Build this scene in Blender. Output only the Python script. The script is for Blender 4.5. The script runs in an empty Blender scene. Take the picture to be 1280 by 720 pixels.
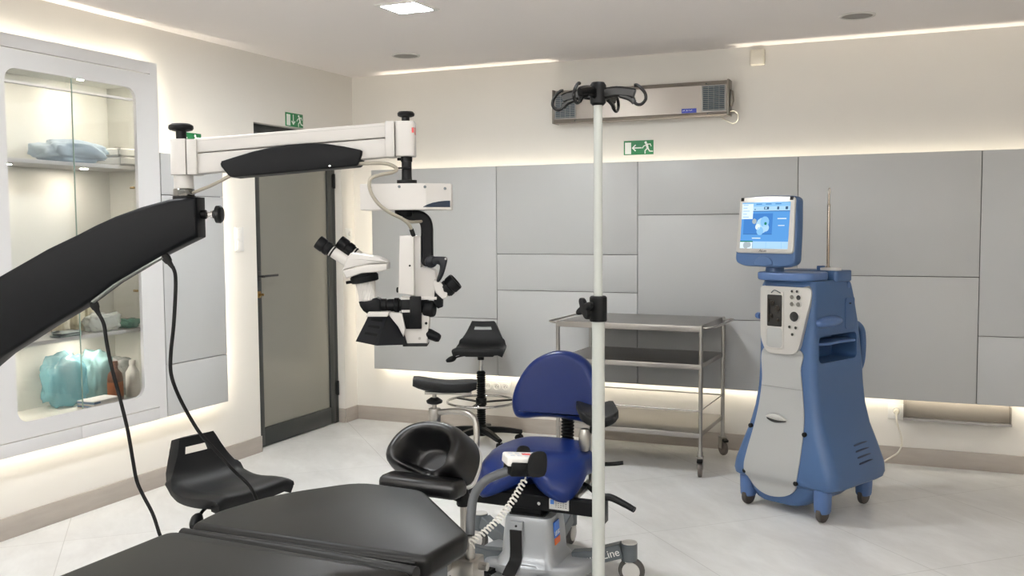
import bpy, bmesh, math, random
from mathutils import Vector, Matrix, Euler
random.seed(7)
PI = math.pi
sc = bpy.context.scene
COL = sc.collection

# ------------------------------------------------------------------ materials
def lin(c):
    return tuple(((v / 255.0) / 12.92 if v / 255.0 <= 0.04045 else (((v / 255.0) + 0.055) / 1.055) ** 2.4) for v in c)

MATS = {}
def mat(name, rgb, rough=0.5, metal=0.0, coat=0.0, spec=0.5, noise=0.0, nscale=8.0, bump=0.0, bscale=60.0, rvar=0.0, stretch=None):
    if name in MATS: return MATS[name]
    m = bpy.data.materials.new(name); m.use_nodes = True
    nt = m.node_tree; b = nt.nodes['Principled BSDF']
    col = lin(rgb)
    b.inputs['Base Color'].default_value = (*col, 1)
    b.inputs['Roughness'].default_value = rough
    b.inputs['Metallic'].default_value = metal
    b.inputs['Specular IOR Level'].default_value = spec
    if coat: b.inputs['Coat Weight'].default_value = coat; b.inputs['Coat Roughness'].default_value = 0.12
    tc = nt.nodes.new('ShaderNodeTexCoord'); src = tc.outputs['Object']
    if stretch:
        mp = nt.nodes.new('ShaderNodeMapping'); mp.inputs['Scale'].default_value = stretch
        nt.links.new(src, mp.inputs['Vector']); src = mp.outputs['Vector']
    nz = nt.nodes.new('ShaderNodeTexNoise'); nz.inputs['Scale'].default_value = nscale; nz.inputs['Detail'].default_value = 5
    nt.links.new(src, nz.inputs['Vector'])
    if noise:
        mx = nt.nodes.new('ShaderNodeMix'); mx.data_type = 'RGBA'
        mx.inputs['A'].default_value = (*[max(0, c * (1 - noise)) for c in col], 1)
        mx.inputs['B'].default_value = (*[min(1, c * (1 + noise)) for c in col], 1)
        nt.links.new(nz.outputs['Fac'], mx.inputs['Factor']); nt.links.new(mx.outputs['Result'], b.inputs['Base Color'])
    if rvar:
        mr = nt.nodes.new('ShaderNodeMapRange'); mr.inputs['To Min'].default_value = max(0.02, rough - rvar); mr.inputs['To Max'].default_value = rough + rvar
        nt.links.new(nz.outputs['Fac'], mr.inputs['Value']); nt.links.new(mr.outputs['Result'], b.inputs['Roughness'])
    if bump:
        n2 = nt.nodes.new('ShaderNodeTexNoise'); n2.inputs['Scale'].default_value = bscale; n2.inputs['Detail'].default_value = 3
        nt.links.new(src, n2.inputs['Vector'])
        bp = nt.nodes.new('ShaderNodeBump'); bp.inputs['Strength'].default_value = bump; bp.inputs['Distance'].default_value = 0.004
        nt.links.new(n2.outputs['Fac'], bp.inputs['Height']); nt.links.new(bp.outputs['Normal'], b.inputs['Normal'])
    MATS[name] = m
    return m

def emit(name, rgb, strength):
    if name in MATS: return MATS[name]
    m = bpy.data.materials.new(name); m.use_nodes = True
    nt = m.node_tree; nt.nodes.clear()
    e = nt.nodes.new('ShaderNodeEmission'); o = nt.nodes.new('ShaderNodeOutputMaterial')
    e.inputs['Color'].default_value = (*rgb, 1); e.inputs['Strength'].default_value = strength
    nt.links.new(e.outputs[0], o.inputs[0]); MATS[name] = m
    return m

def glass(name, tint=(0.99, 0.995, 0.993), refl=0.10):
    m = bpy.data.materials.new(name); m.use_nodes = True
    nt = m.node_tree; nt.nodes.clear()
    t = nt.nodes.new('ShaderNodeBsdfTransparent'); t.inputs[0].default_value = (*tint, 1)
    g = nt.nodes.new('ShaderNodeBsdfGlossy'); g.inputs['Roughness'].default_value = 0.02
    fr = nt.nodes.new('ShaderNodeFresnel'); fr.inputs['IOR'].default_value = 1.3
    mx = nt.nodes.new('ShaderNodeMixShader'); o = nt.nodes.new('ShaderNodeOutputMaterial')
    nt.links.new(fr.outputs[0], mx.inputs[0]); nt.links.new(t.outputs[0], mx.inputs[1]); nt.links.new(g.outputs[0], mx.inputs[2])
    nt.links.new(mx.outputs[0], o.inputs[0]); MATS[name] = m
    return m

def film(name, rgb, fac):
    m = bpy.data.materials.new(name); m.use_nodes = True
    nt = m.node_tree; b = nt.nodes['Principled BSDF']; o = nt.nodes['Material Output']
    b.inputs['Base Color'].default_value = (*lin(rgb), 1); b.inputs['Roughness'].default_value = 0.15
    t = nt.nodes.new('ShaderNodeBsdfTransparent'); mx = nt.nodes.new('ShaderNodeMixShader'); mx.inputs[0].default_value = fac
    nt.links.new(t.outputs[0], mx.inputs[1]); nt.links.new(b.outputs[0], mx.inputs[2]); nt.links.new(mx.outputs[0], o.inputs[0])
    MATS[name] = m
    return m

M_WALL = mat('wall paint', (225, 221, 214), 0.75, noise=0.015, nscale=3, bump=0.03, bscale=180)
M_CEIL = mat('ceiling paint', (244, 238, 235), 0.85, noise=0.01, nscale=2)
M_CLAD = mat('white laminate', (187, 188, 188), 0.38, noise=0.01, nscale=4, spec=0.35)
M_CABW = mat('white lacquer', (212, 211, 211), 0.35, spec=0.4)
M_SKIRT = mat('skirting tile', (166, 158, 150), 0.5, noise=0.14, nscale=5, stretch=(1, 1, 6))
M_BLACK = mat('black plastic', (11, 12, 13), 0.42, spec=0.18, bump=0.04, bscale=300)
M_RUBBER = mat('black rubber', (18, 18, 18), 0.6, spec=0.2)
M_PU = mat('black polyurethane', (21, 22, 23), 0.5, spec=0.18, bump=0.08, bscale=420, noise=0.06)
M_LEATH = mat('black leatherette', (14, 14, 13), 0.44, bump=0.05, bscale=500, spec=0.22)
M_LEATH2 = mat('black glossy leatherette', (11, 11, 12), 0.34, bump=0.03, bscale=14, spec=0.4)
M_STEEL = mat('brushed steel', (166, 163, 158), 0.30, metal=1.0, noise=0.04, nscale=30, stretch=(1, 40, 40), rvar=0.06)
M_STEELS = mat('steel sheet', (160, 156, 152), 0.33, metal=1.0, noise=0.05, nscale=18, stretch=(1, 30, 30), rvar=0.06)
M_CHROME = mat('chrome', (190, 189, 187), 0.08, metal=1.0)
M_GREYM = mat('grey powder coat', (150, 150, 150), 0.4, metal=0.5)
M_SCOPEW = mat('white instrument enamel', (192, 189, 185), 0.42, noise=0.01)
M_SCOPEB = mat('matt black enamel', (9, 10, 12), 0.5, spec=0.12)
M_HOOD = mat('dark blue black hood', (8, 11, 17), 0.36, spec=0.2)
M_BLUEC = mat('blue vinyl', (12, 32, 86), 0.30, bump=0.03, bscale=400, spec=0.25)
M_MBLUE = mat('blue machine plastic', (60, 89, 130), 0.42, bump=0.02, bscale=400)
M_MBLUE2 = mat('lighter blue plastic', (72, 100, 146), 0.38)
M_MWHITE = mat('pearl grey plastic', (168, 169, 168), 0.42, metal=0.15)
M_SILVER = mat('silver plastic', (196, 194, 190), 0.32, metal=0.45)
M_CABLE = mat('beige cable', (146, 140, 127), 0.5)
M_WPLAST = mat('white plastic', (228, 226, 222), 0.4)
M_CREAM = mat('cream plastic', (226, 220, 206), 0.45)
M_DOOR = mat('anthracite aluminium', (50, 53, 52), 0.42, metal=0.2)
M_DOORG = mat('frosted grey glass', (128, 126, 117), 0.24, spec=0.5, noise=0.02, nscale=2)
M_SIGNG = mat('sign green', (12, 112, 62), 0.45)
M_SIGNW = mat('sign white', (232, 236, 230), 0.5)
M_GREYHOUSE = mat('silver grey housing', (150, 153, 156), 0.3, metal=0.35)
M_DKGREY = mat('dark grey paint', (86, 92, 96), 0.42, metal=0.25)
M_POLE = mat('pale grey pole paint', (172, 175, 170), 0.42)
M_LEDW = emit('warm led', (1.0, 0.91, 0.73), 27.0)
M_LEDV = emit('warm led side', (1.0, 0.92, 0.76), 75.0)
M_LEDT = emit('warm led upper', (1.0, 0.91, 0.74), 21.0)
M_LEDB = emit('cabinet led', (1.0, 0.92, 0.76), 38.0)
M_LEDS = emit('cabinet spot', (1.0, 0.90, 0.76), 400.0)
M_LAMP = emit('ceiling lamp diffuser', (0.955, 0.985, 1.0), 290.0)
M_CEILFILL = emit('added ceiling fill', (0.97, 0.99, 1.0), 165.0)  # fill emission for an added strip on the unseen front wall
M_GLASS = glass('cabinet glass')

def floor_material():
    m = bpy.data.materials.new('stone floor tiles'); m.use_nodes = True
    nt = m.node_tree; b = nt.nodes['Principled BSDF']; L = nt.links
    tc = nt.nodes.new('ShaderNodeTexCoord'); mp = nt.nodes.new('ShaderNodeMapping')
    mp.inputs['Rotation'].default_value = (0, 0, math.radians(47)); mp.inputs['Location'].default_value = (0.245, 0.10, 0)
    L.new(tc.outputs['Object'], mp.inputs['Vector'])
    br = nt.nodes.new('ShaderNodeTexBrick'); br.offset = 0.0
    br.inputs['Scale'].default_value = 1.0; br.inputs['Brick Width'].default_value = 0.9; br.inputs['Row Height'].default_value = 0.9
    br.inputs['Mortar Size'].default_value = 0.0022; br.inputs['Mortar Smooth'].default_value = 0.3
    br.inputs['Color1'].default_value = (1, 1, 1, 1); br.inputs['Color2'].default_value = (0.955, 0.955, 0.955, 1); br.inputs['Mortar'].default_value = (0.72, 0.71, 0.70, 1)
    L.new(mp.outputs['Vector'], br.inputs['Vector'])
    nz = nt.nodes.new('ShaderNodeTexNoise'); nz.inputs['Scale'].default_value = 1.6; nz.inputs['Detail'].default_value = 8; nz.inputs['Distortion'].default_value = 0.8
    n2 = nt.nodes.new('ShaderNodeTexNoise'); n2.inputs['Scale'].default_value = 7; n2.inputs['Detail'].default_value = 6; n2.inputs['Distortion'].default_value = 1.5
    st = nt.nodes.new('ShaderNodeMapping'); st.inputs['Scale'].default_value = (1.0, 2.4, 1)
    L.new(mp.outputs['Vector'], st.inputs['Vector']); L.new(st.outputs['Vector'], nz.inputs['Vector']); L.new(st.outputs['Vector'], n2.inputs['Vector'])
    ad = nt.nodes.new('ShaderNodeMath'); ad.operation = 'MULTIPLY_ADD'; ad.inputs[1].default_value = 0.35
    L.new(n2.outputs['Fac'], ad.inputs[0]); L.new(nz.outputs['Fac'], ad.inputs[2])
    cr = nt.nodes.new('ShaderNodeValToRGB')
    cr.color_ramp.elements[0].position = 0.40; cr.color_ramp.elements[0].color = (*lin((207, 206, 204)), 1)
    cr.color_ramp.elements[1].position = 0.95; cr.color_ramp.elements[1].color = (*lin((232, 232, 231)), 1)
    L.new(ad.outputs[0], cr.inputs['Fac'])
    mx = nt.nodes.new('ShaderNodeMix'); mx.data_type = 'RGBA'; mx.blend_type = 'MULTIPLY'; mx.inputs['Factor'].default_value = 1
    L.new(cr.outputs['Color'], mx.inputs['A']); L.new(br.outputs['Color'], mx.inputs['B']); L.new(mx.outputs['Result'], b.inputs['Base Color'])
    mr = nt.nodes.new('ShaderNodeMapRange'); mr.inputs['To Min'].default_value = 0.30; mr.inputs['To Max'].default_value = 0.46
    L.new(n2.outputs['Fac'], mr.inputs['Value']); L.new(mr.outputs['Result'], b.inputs['Roughness'])
    b.inputs['Specular IOR Level'].default_value = 0.45
    return m
M_FLOOR = floor_material()

# ------------------------------------------------------------------ mesh helpers
def NB(): return bmesh.new()

def box(bm, c, s, bev=0.0, rot=None, seg=2):
    r = bmesh.ops.create_cube(bm, size=1.0)
    vs = r['verts']
    bmesh.ops.scale(bm, vec=Vector(s), verts=vs)
    if bev > 0:
        es = list({e for v in vs for e in v.link_edges})
        q = bmesh.ops.bevel(bm, geom=es, offset=min(bev, min(s) * 0.49), segments=seg, profile=0.5, affect='EDGES')
        vs = list({v for f in q['faces'] for v in f.verts} | {v for v in vs if v.is_valid})
    if rot is not None:
        bmesh.ops.rotate(bm, cent=(0, 0, 0), matrix=Euler(rot).to_matrix(), verts=vs)
    bmesh.ops.translate(bm, vec=Vector(c), verts=vs)
    return vs

def bx(bm, x0, x1, y0, y1, z0, z1, bev=0.0):
    return box(bm, ((x0 + x1) / 2, (y0 + y1) / 2, (z0 + z1) / 2), (abs(x1 - x0), abs(y1 - y0), abs(z1 - z0)), bev)

def loft(bm, rings, cap0=True, cap1=True, closed=True):
    R = [[bm.verts.new(p) for p in r] for r in rings]
    n = len(R[0])
    for a, b in zip(R[:-1], R[1:]):
        for i in range(n if closed else n - 1):
            j = (i + 1) % n
            try: bm.faces.new((a[i], a[j], b[j], b[i]))
            except ValueError: pass
    if cap0: bm.faces.new(list(reversed(R[0])))
    if cap1: bm.faces.new(R[-1])
    return R

def basis(d):
    d = Vector(d).normalized()
    u = d.orthogonal().normalized()
    return d, u, d.cross(u)

def cyl(bm, p0, p1, r0, r1=None, n=24, bev=0.0):
    r1 = r0 if r1 is None else r1
    p0 = Vector(p0); p1 = Vector(p1); d, u, v = basis(p1 - p0)
    def ring(p, r): return [p + (u * math.cos(2 * PI * i / n) + v * math.sin(2 * PI * i / n)) * r for i in range(n)]
    rs = []
    if bev > 0:
        rs = [ring(p0, r0 - bev), ring(p0 + d * bev * 0.3, r0 - bev * 0.3), ring(p0 + d * bev, r0), ring(p1 - d * bev, r1), ring(p1 - d * bev * 0.3, r1 - bev * 0.3), ring(p1, r1 - bev)]
    else: rs = [ring(p0, r0), ring(p1, r1)]
    loft(bm, rs)

def prof(bm, p0, d, pr, n=24):
    """surface of revolution: pr = [(t along d, radius)]"""
    p0 = Vector(p0); d, u, v = basis(d)
    rs = [[p0 + d * t + (u * math.cos(2 * PI * i / n) + v * math.sin(2 * PI * i / n)) * max(r, 1e-4) for i in range(n)] for t, r in pr]
    loft(bm, rs)

def smooth_pts(pts, k=6, closed=False):
    P = [Vector(p) for p in pts]; out = []
    n = len(P); rng = n if closed else n - 1
    for i in range(rng):
        if closed: a, b, c, d = P[(i - 1) % n], P[i], P[(i + 1) % n], P[(i + 2) % n]
        else:
            b, c = P[i], P[i + 1]
            a = P[i - 1] if i > 0 else b * 2 - c
            d = P[i + 2] if i + 2 < n else c * 2 - b
        for s in range(k):
            t = s / k
            out.append(0.5 * ((2 * b) + (c - a) * t + (2 * a - 5 * b + 4 * c - d) * t * t + (3 * b - a - 3 * c + d) * t ** 3))
    if not closed: out.append(P[-1].copy())
    return out

def tube(bm, pts, r, n=12, k=6, closed=False, flat=None):
    P = smooth_pts(pts, k, closed) if k else [Vector(p) for p in pts]
    m = len(P); rs = []
    t0 = (P[1] - P[0]).normalized(); u = t0.orthogonal().normalized()
    for i in range(m):
        if closed: t = (P[(i + 1) % m] - P[i - 1]).normalized()
        else: t = (P[min(i + 1, m - 1)] - P[max(i - 1, 0)]).normalized()
        u = (u - t * u.dot(t)).normalized(); v = t.cross(u)
        rr = r if not callable(r) else r(i / (m - 1))
        rs.append([P[i] + (u * math.cos(2 * PI * j / n) + v * math.sin(2 * PI * j / n)) * rr for j in range(n)])
    if closed:
        R = [[bm.verts.new(p) for p in q] for q in rs]
        for a in range(m):
            b = (a + 1) % m
            off = 0
            if b == 0:
                off = min(range(n), key=lambda o: (rs[0][o] - rs[-1][0]).length)
            for j in range(n):
                bm.faces.new((R[a][j], R[a][(j + 1) % n], R[b][(j + 1 + off) % n], R[b][(j + off) % n]))
    else: loft(bm, rs)

def strip(bm, pts, w, h, k=0, up=(0, 0, 1), bev=0.0):
    """bar of rectangular section (w across, h along 'up') swept along pts"""
    P = smooth_pts(pts, k) if k else [Vector(p) for p in pts]
    m = len(P); rs = []; U = Vector(up)
    for i in range(m):
        t = (P[min(i + 1, m - 1)] - P[max(i - 1, 0)]).normalized()
        s = t.cross(U).normalized(); q = s.cross(t).normalized()
        ww = w if not callable(w) else w(i / (m - 1)); hh = h if not callable(h) else h(i / (m - 1))
        b = min(bev, ww * 0.45, hh * 0.45)
        if b > 0:
            cs = [(-ww / 2 + b, -hh / 2), (ww / 2 - b, -hh / 2), (ww / 2, -hh / 2 + b), (ww / 2, hh / 2 - b), (ww / 2 - b, hh / 2), (-ww / 2 + b, hh / 2), (-ww / 2, hh / 2 - b), (-ww / 2, -hh / 2 + b)]
        else: cs = [(-ww / 2, -hh / 2), (ww / 2, -hh / 2), (ww / 2, hh / 2), (-ww / 2, hh / 2)]
        rs.append([P[i] + s * a + q * c for a, c in cs])
    loft(bm, rs)

def rrect(x0, x1, y0, y1, r, n=5):
    r = min(r, (x1 - x0) / 2 - 1e-4, (y1 - y0) / 2 - 1e-4); out = []
    for cx, cy, a0 in ((x1 - r, y1 - r, 0), (x0 + r, y1 - r, 90), (x0 + r, y0 + r, 180), (x1 - r, y0 + r, 270)):
        for i in range(n + 1):
            a = math.radians(a0 + 90 * i / n); out.append((cx + r * math.cos(a), cy + r * math.sin(a)))
    return out

def area2(p): return sum(p[i][0] * p[(i + 1) % len(p)][1] - p[(i + 1) % len(p)][0] * p[i][1] for i in range(len(p)))

def inset(p, d):
    """move a closed 2-D outline inwards by d"""
    s = 1 if area2(p) > 0 else -1
    n = len(p); out = []
    for i in range(n):
        a = Vector(p[i - 1]); b = Vector(p[i]); c = Vector(p[(i + 1) % n])
        e1 = (b - a); e2 = (c - b)
        if e1.length < 1e-9: e1 = e2
        if e2.length < 1e-9: e2 = e1
        n1 = Vector((-e1.y, e1.x)).normalized(); n2 = Vector((-e2.y, e2.x)).normalized()
        q = n1 + n2
        q = q / max(0.35, q.length_squared / 2) if q.length > 1e-6 else n1
        out.append(tuple(b + q * d * s))
    return out

AX = {'xy': lambda a, b, t: (a, b, t), 'xz': lambda a, b, t: (a, t, b), 'yz': lambda a, b, t: (t, a, b)}
def prism(bm, poly, t0, t1, plane='xz', bev=0.0, bev2=None, seg=3):
    """outline poly in a plane, extruded from t0 to t1 along the third axis, edges rounded"""
    f = AX[plane]; bev2 = bev if bev2 is None else bev2
    sg = 1 if t1 > t0 else -1
    rings = []
    def add(off, t): rings.append([f(a, b, t) for a, b in (inset(poly, off) if off else poly)])
    if bev > 0:
        for i in range(seg + 1):
            a = PI / 2 * i / seg; add(bev * (1 - math.sin(a)), t0 + sg * bev * (1 - math.cos(a)))
    else: add(0, t0)
    if bev2 > 0:
        for i in range(seg + 1):
            a = PI / 2 * i / seg; add(bev2 * (1 - math.cos(a)), t1 - sg * bev2 * (1 - math.sin(a)))
    else: add(0, t1)
    loft(bm, rings)

def smooth2(pts, k=5):
    return [(p.x, p.y) for p in smooth_pts([(a, b, 0) for a, b in pts], k, True)]

def xform(bm, M, verts=None):
    bmesh.ops.transform(bm, matrix=M, verts=verts or bm.verts[:])

def to_mesh(name, bm, m, ang=38):
    bmesh.ops.recalc_face_normals(bm, faces=bm.faces[:])
    me = bpy.data.meshes.new(name); bm.to_mesh(me); bm.free()
    if isinstance(m, (list, tuple)):
        for q in m: me.materials.append(q)
    else: me.materials.append(m)
    if ang:
        me.polygons.foreach_set('use_smooth', [True] * len(me.polygons))
        me.set_sharp_from_angle(angle=math.radians(ang))
    return me

def obj(name, bm, m, parent=None, label=None, ang=38):
    o = bpy.data.objects.new(name, to_mesh(name, bm, m, ang)); COL.objects.link(o)
    if parent is not None: o.parent = parent
    if label: o['label'] = label
    return o

def cut(o, cutter_bm):
    """boolean difference, applied to the mesh data"""
    me = bpy.data.meshes.new('cutter'); bmesh.ops.recalc_face_normals(cutter_bm, faces=cutter_bm.faces[:]); cutter_bm.to_mesh(me); cutter_bm.free()
    c = bpy.data.objects.new('cutter', me); COL.objects.link(c)
    c.parent = o.parent
    md = o.modifiers.new('b', 'BOOLEAN'); md.operation = 'DIFFERENCE'; md.object = c; md.solver = 'EXACT'
    bpy.context.view_layer.update()
    dg = bpy.context.evaluated_depsgraph_get()
    new = bpy.data.meshes.new_from_object(o.evaluated_get(dg))
    o.modifiers.clear(); o.data = new
    bpy.data.objects.remove(c)
    new.polygons.foreach_set('use_smooth', [True] * len(new.polygons)); new.set_sharp_from_angle(angle=math.radians(30))

def thing(name, label, cat, loc=(0, 0, 0), rz=0.0, group=None):
    o = bpy.data.objects.new(name, None); COL.objects.link(o); o.empty_display_size = 0.05
    o.location = loc; o.rotation_euler = (0, 0, rz); o['label'] = label; o['category'] = cat
    if group: o['group'] = group
    return o

def tag(o, label, cat, group=None):
    o['label'] = label; o['category'] = cat
    if group: o['group'] = group
    return o

def struct(name, bm, m, parent=None, ang=30):
    o = obj(name, bm, m, parent, None, ang)
    if parent is None: o['kind'] = 'structure'
    return o

def lettering(text, size, m, parent, M, depth=0.0006, shear=0.0, align='CENTER', name='lettering', label=None):
    cu = bpy.data.curves.new('t', 'FONT'); cu.body = text; cu.size = size; cu.extrude = depth; cu.align_x = align; cu.align_y = 'CENTER'; cu.shear = shear
    t = bpy.data.objects.new('t', cu); COL.objects.link(t)
    bpy.context.view_layer.update()
    me = bpy.data.meshes.new_from_object(t.evaluated_get(bpy.context.evaluated_depsgraph_get()))
    bpy.data.objects.remove(t); bpy.data.curves.remove(cu)
    me.transform(M); me.materials.clear(); me.materials.append(m)
    o = bpy.data.objects.new(name, me); COL.objects.link(o); o.parent = parent
    if label: o['label'] = label
    return o
def TM(loc, rx=90, rz=0): return Matrix.Translation(loc) @ Matrix.Rotation(math.radians(rz), 4, 'Z') @ Matrix.Rotation(math.radians(rx), 4, 'X')

# ------------------------------------------------------------------ the room
RX, RY, H = 6.6, -7.7, 2.65
bm = NB(); bx(bm, -0.14, RX, RY, 0.0, -0.12, 0); struct('floor', bm, M_FLOOR)
bm = NB(); bx(bm, -0.14, RX, RY, 0.0, H, H + 0.12); struct('ceiling', bm, M_CEIL)
bm = NB(); bx(bm, -0.14, RX + 0.14, 0, 0.14, -0.12, H + 0.12); struct('wall_back', bm, M_WALL)
DY0, DY1, DZ = -1.205, -0.17, 2.20         # door opening
NY0, NY1, NZ0, NZ1 = -3.37, -2.13, 0.52, 2.34  # niche of the cabinet
bm = NB()
bx(bm, -0.14, 0, DY1, 0, -0.12, H + 0.12); bx(bm, -0.14, 0, DY0, DY1, DZ, H + 0.12)
bx(bm, -0.14, 0, NY1, DY0, -0.12, H + 0.12)
bx(bm, -0.14, 0, NY0, NY1, -0.12, NZ0); bx(bm, -0.14, 0, NY0, NY1, NZ1, H + 0.12)
bx(bm, -0.14, 0, RY, NY0, -0.12, H + 0.12)
struct('wall_left', bm, M_WALL)
bm = NB(); bx(bm, RX, RX + 0.14, RY, 0, -0.12, H + 0.12); struct('wall_right', bm, M_WALL)
bm = NB(); bx(bm, -0.14, RX + 0.14, RY - 0.14, RY, -0.12, H + 0.12); struct('wall_front', bm, M_WALL)
SK = 0.108
bm = NB(); bx(bm, 0.012, RX - 0.012, -0.012, 0, 0, SK, 0.001)
for x in (0.2, 1.1, 2.0, 2.9, 3.8, 4.7, 5.6): bx(bm, x - 0.0012, x + 0.0012, -0.0125, -0.01, 0, SK)
struct('baseboard_back', bm, M_SKIRT)
bm = NB(); bx(bm, 0, 0.012, DY1, -0.0, 0, SK, 0.001); bx(bm, -0.055, 0.0, DY1 - 0.010, DY1, 0, SK, 0.001); struct('baseboard_left', bm, M_SKIRT)
bm = NB(); bx(bm, 0, 0.012, RY, DY0, 0, SK, 0.001)
struct('baseboard_left', bm, M_SKIRT)
bm = NB(); bx(bm, RX - 0.012, RX, RY, 0, 0, SK, 0.001); struct('baseboard_right', bm, M_SKIRT)

# cladding of the back wall: laminate boards held off the wall, lit from behind
PF, PB = -0.095, -0.075
ZB, ZT = 0.418, 1.932
def boards(bm, cells, horiz, g=0.0022):
    for (a0, a1, z0, z1) in cells:
        if horiz == 'x': bx(bm, a0 + g, a1 - g, PF, PB, z0 + g, z1 - g, 0.0012)
        else: bx(bm, -PB, -PF, a0 + g, a1 - g, z0 + g, z1 - g, 0.0012)
cells = [(0.215, 1.252, ZB, 0.832), (0.215, 1.252, 0.832, ZT),
         (1.252, 2.295, ZB, 1.043), (1.252, 2.295, 1.043, 1.302), (1.252, 2.295, 1.302, ZT),
         (2.295, 3.339, ZB, 0.88), (2.295, 3.339, 0.88, 1.57), (2.295, 3.339, 1.57, ZT),
         (3.339, 4.385, ZB, 1.181), (3.339, 4.385, 1.181, ZT),
         (4.385, 5.43, ZB, 0.83), (4.385, 5.43, 0.83, ZT), (5.43, 6.45, ZB, 1.3), (5.43, 6.45, 1.3, ZT)]
bm = NB(); boards(bm, cells, 'x'); clad = struct('trim_1', bm, M_CLAD)
bm = NB(); bx(bm, 0.222, 6.44, PB, PB + 0.0008, ZB + 0.004, ZT - 0.004); struct('backing_board', bm, mat('joint grey', (120, 120, 120), 0.8), clad)
bm = NB()
for x in (0.45, 1.25, 2.29, 3.34, 4.39, 5.43, 6.3): bx(bm, x - 0.02, x + 0.02, PB + 0.004, 0, 0.55, 1.80)
struct('wall_batten', bm, M_WALL, clad)
def led_bar(name, parent, x0, x1, y0, y1, z0, z1, m=M_LEDW):
    b = NB(); bx(b, x0, x1, y0, y1, z0, z1); return struct(name, b, m, parent)
led_bar('led_strip', clad, 0.25, 6.4, PB + 0.001, PB + 0.002, ZT - 0.020, ZT - 0.014, M_LEDT)
led_bar('led_strip', clad, 0.25, 6.4, PB + 0.001, PB + 0.007, ZB + 0.008, ZB + 0.016)
led_bar('led_strip', clad, 0.240, 0.246, PB + 0.001, PB + 0.007, ZB + 0.04, ZT - 0.05)
# cladding of the left wall between the cabinet and the door
bm = NB(); PY0, PY1 = -2.165, -1.638
boards(bm, [(PY0, PY1, 0.42, 0.72), (PY0, PY1, 0.72, 1.695), (PY0, PY1, 1.695, 1.935)], 'y'); clad2 = struct('trim_2', bm, M_CLAD)
bm = NB(); bx(bm, -PB - 0.0008, -PB, PY0 + 0.004, PY1 - 0.004, 0.424, 1.931); struct('backing_board', bm, MATS['joint grey'], clad2)
bm = NB(); bx(bm, 0, -PB - 0.004, -1.95, -1.90, 0.55, 1.70); struct('wall_batten', bm, M_WALL, clad2)
led_bar('led_strip', clad2, 0.068, 0.074, -1.657, -1.648, 0.45, 1.90, M_LEDV)
led_bar('led_strip', clad2, 0.068, 0.074, PY0 + 0.02, -1.67, 0.428, 0.436)
led_bar('led_strip', clad2, 0.069, 0.074, PY0 + 0.02, -1.67, 1.905, 1.909)

# the same cladding on the unseen walls; top strips added as ceiling fill
bm = NB()
for k in range(6): bx(bm, RX - 0.095, RX - 0.075, -7.45 + k * 1.2 + 0.002, -7.45 + (k + 1) * 1.2 - 0.002, ZB, ZT, 0.0012)
clad3 = struct('trim_3', bm, M_CLAD)
led_bar('led_strip', clad3, RX - 0.085, RX - 0.045, -7.4, -2.5, ZT, ZT + 0.006)  # wide upward strip added to brighten the ceiling
led_bar('led_strip', clad3, RX - 0.071, RX - 0.066, -7.4, -0.3, ZB + 0.030, ZB + 0.040)
bm = NB()
for k in range(5): bx(bm, 0.2 + k * 1.24 + 0.002, 0.2 + (k + 1) * 1.24 - 0.002, RY + 0.075, RY + 0.095, ZB, ZT, 0.0012)
clad4 = struct('trim_4', bm, M_CLAD)
led_bar('led_strip', clad4, 0.25, 6.35, RY + 0.040, RY + 0.090, ZT, ZT + 0.006, M_CEILFILL)  # strong upward fill, added out of view to lift ceiling and room
led_bar('led_strip', clad4, 0.25, 6.35, RY + 0.066, RY + 0.071, ZB + 0.030, ZB + 0.040)

# door
door = bpy.data.objects.new('door_1', None); COL.objects.link(door); door['kind'] = 'structure'; door.location = (-0.06, -0.69, 0)
bm = NB(); fy0, fy1 = DY0 + 0.69, DY1 + 0.69
bx(bm, -0.05, 0.0, fy0, fy0 + 0.05, 0, DZ, 0.003); bx(bm, -0.05, 0.0, fy1 - 0.05, fy1, 0, DZ, 0.003); bx(bm, -0.05, 0.0, fy0 + 0.05, fy1 - 0.05, DZ - 0.055, DZ, 0.003)
struct('door_frame', bm, M_DOOR, door)
bm = NB(); a0, a1, b0, b1 = fy0 + 0.052, fy1 - 0.052, 0.008, DZ - 0.058
sw = 0.062
for (p, q, z0, z1) in ((a0, a0 + sw, b0, b1), (a1 - sw, a1, b0, b1), (a0 + sw, a1 - sw, b0, b0 + 0.125), (a0 + sw, a1 - sw, b1 - 0.09, b1)): bx(bm, -0.04, 0.008, p, q, z0, z1, 0.003)
leaf = struct('door_leaf', bm, M_DOOR, door)
bm = NB(); bx(bm, -0.02, -0.006, a0 + sw - 0.005, a1 - sw + 0.005, b0 + 0.12, b1 - 0.085); struct('frosted_pane', bm, M_DOORG, leaf)
bm = NB(); hy = a0 + 0.03
bx(bm, 0.008, 0.016, hy - 0.019, hy + 0.019, 1.14, 1.21, 0.003); cyl(bm, (0.016, hy, 1.175), (0.055, hy, 1.175), 0.009)
tube(bm, [(0.055, hy - 0.005, 1.175), (0.06, hy + 0.03, 1.178), (0.06, hy + 0.14, 1.178)], 0.0085, k=5)
struct('door_handle', bm, mat('dark handle', (70, 70, 70), 0.35, metal=0.6), leaf)
bm = NB(); bx(bm, 0.008, 0.013, hy - 0.016, hy + 0.016, 1.03, 1.075, 0.004); cyl(bm, (0.013, hy, 1.052), (0.028, hy, 1.052), 0.010); bx(bm, 0.02, 0.05, hy - 0.002, hy + 0.002, 1.045, 1.06)
struct('door_lock', bm, mat('brass lock', (170, 140, 90), 0.3, metal=1.0), leaf)
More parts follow.
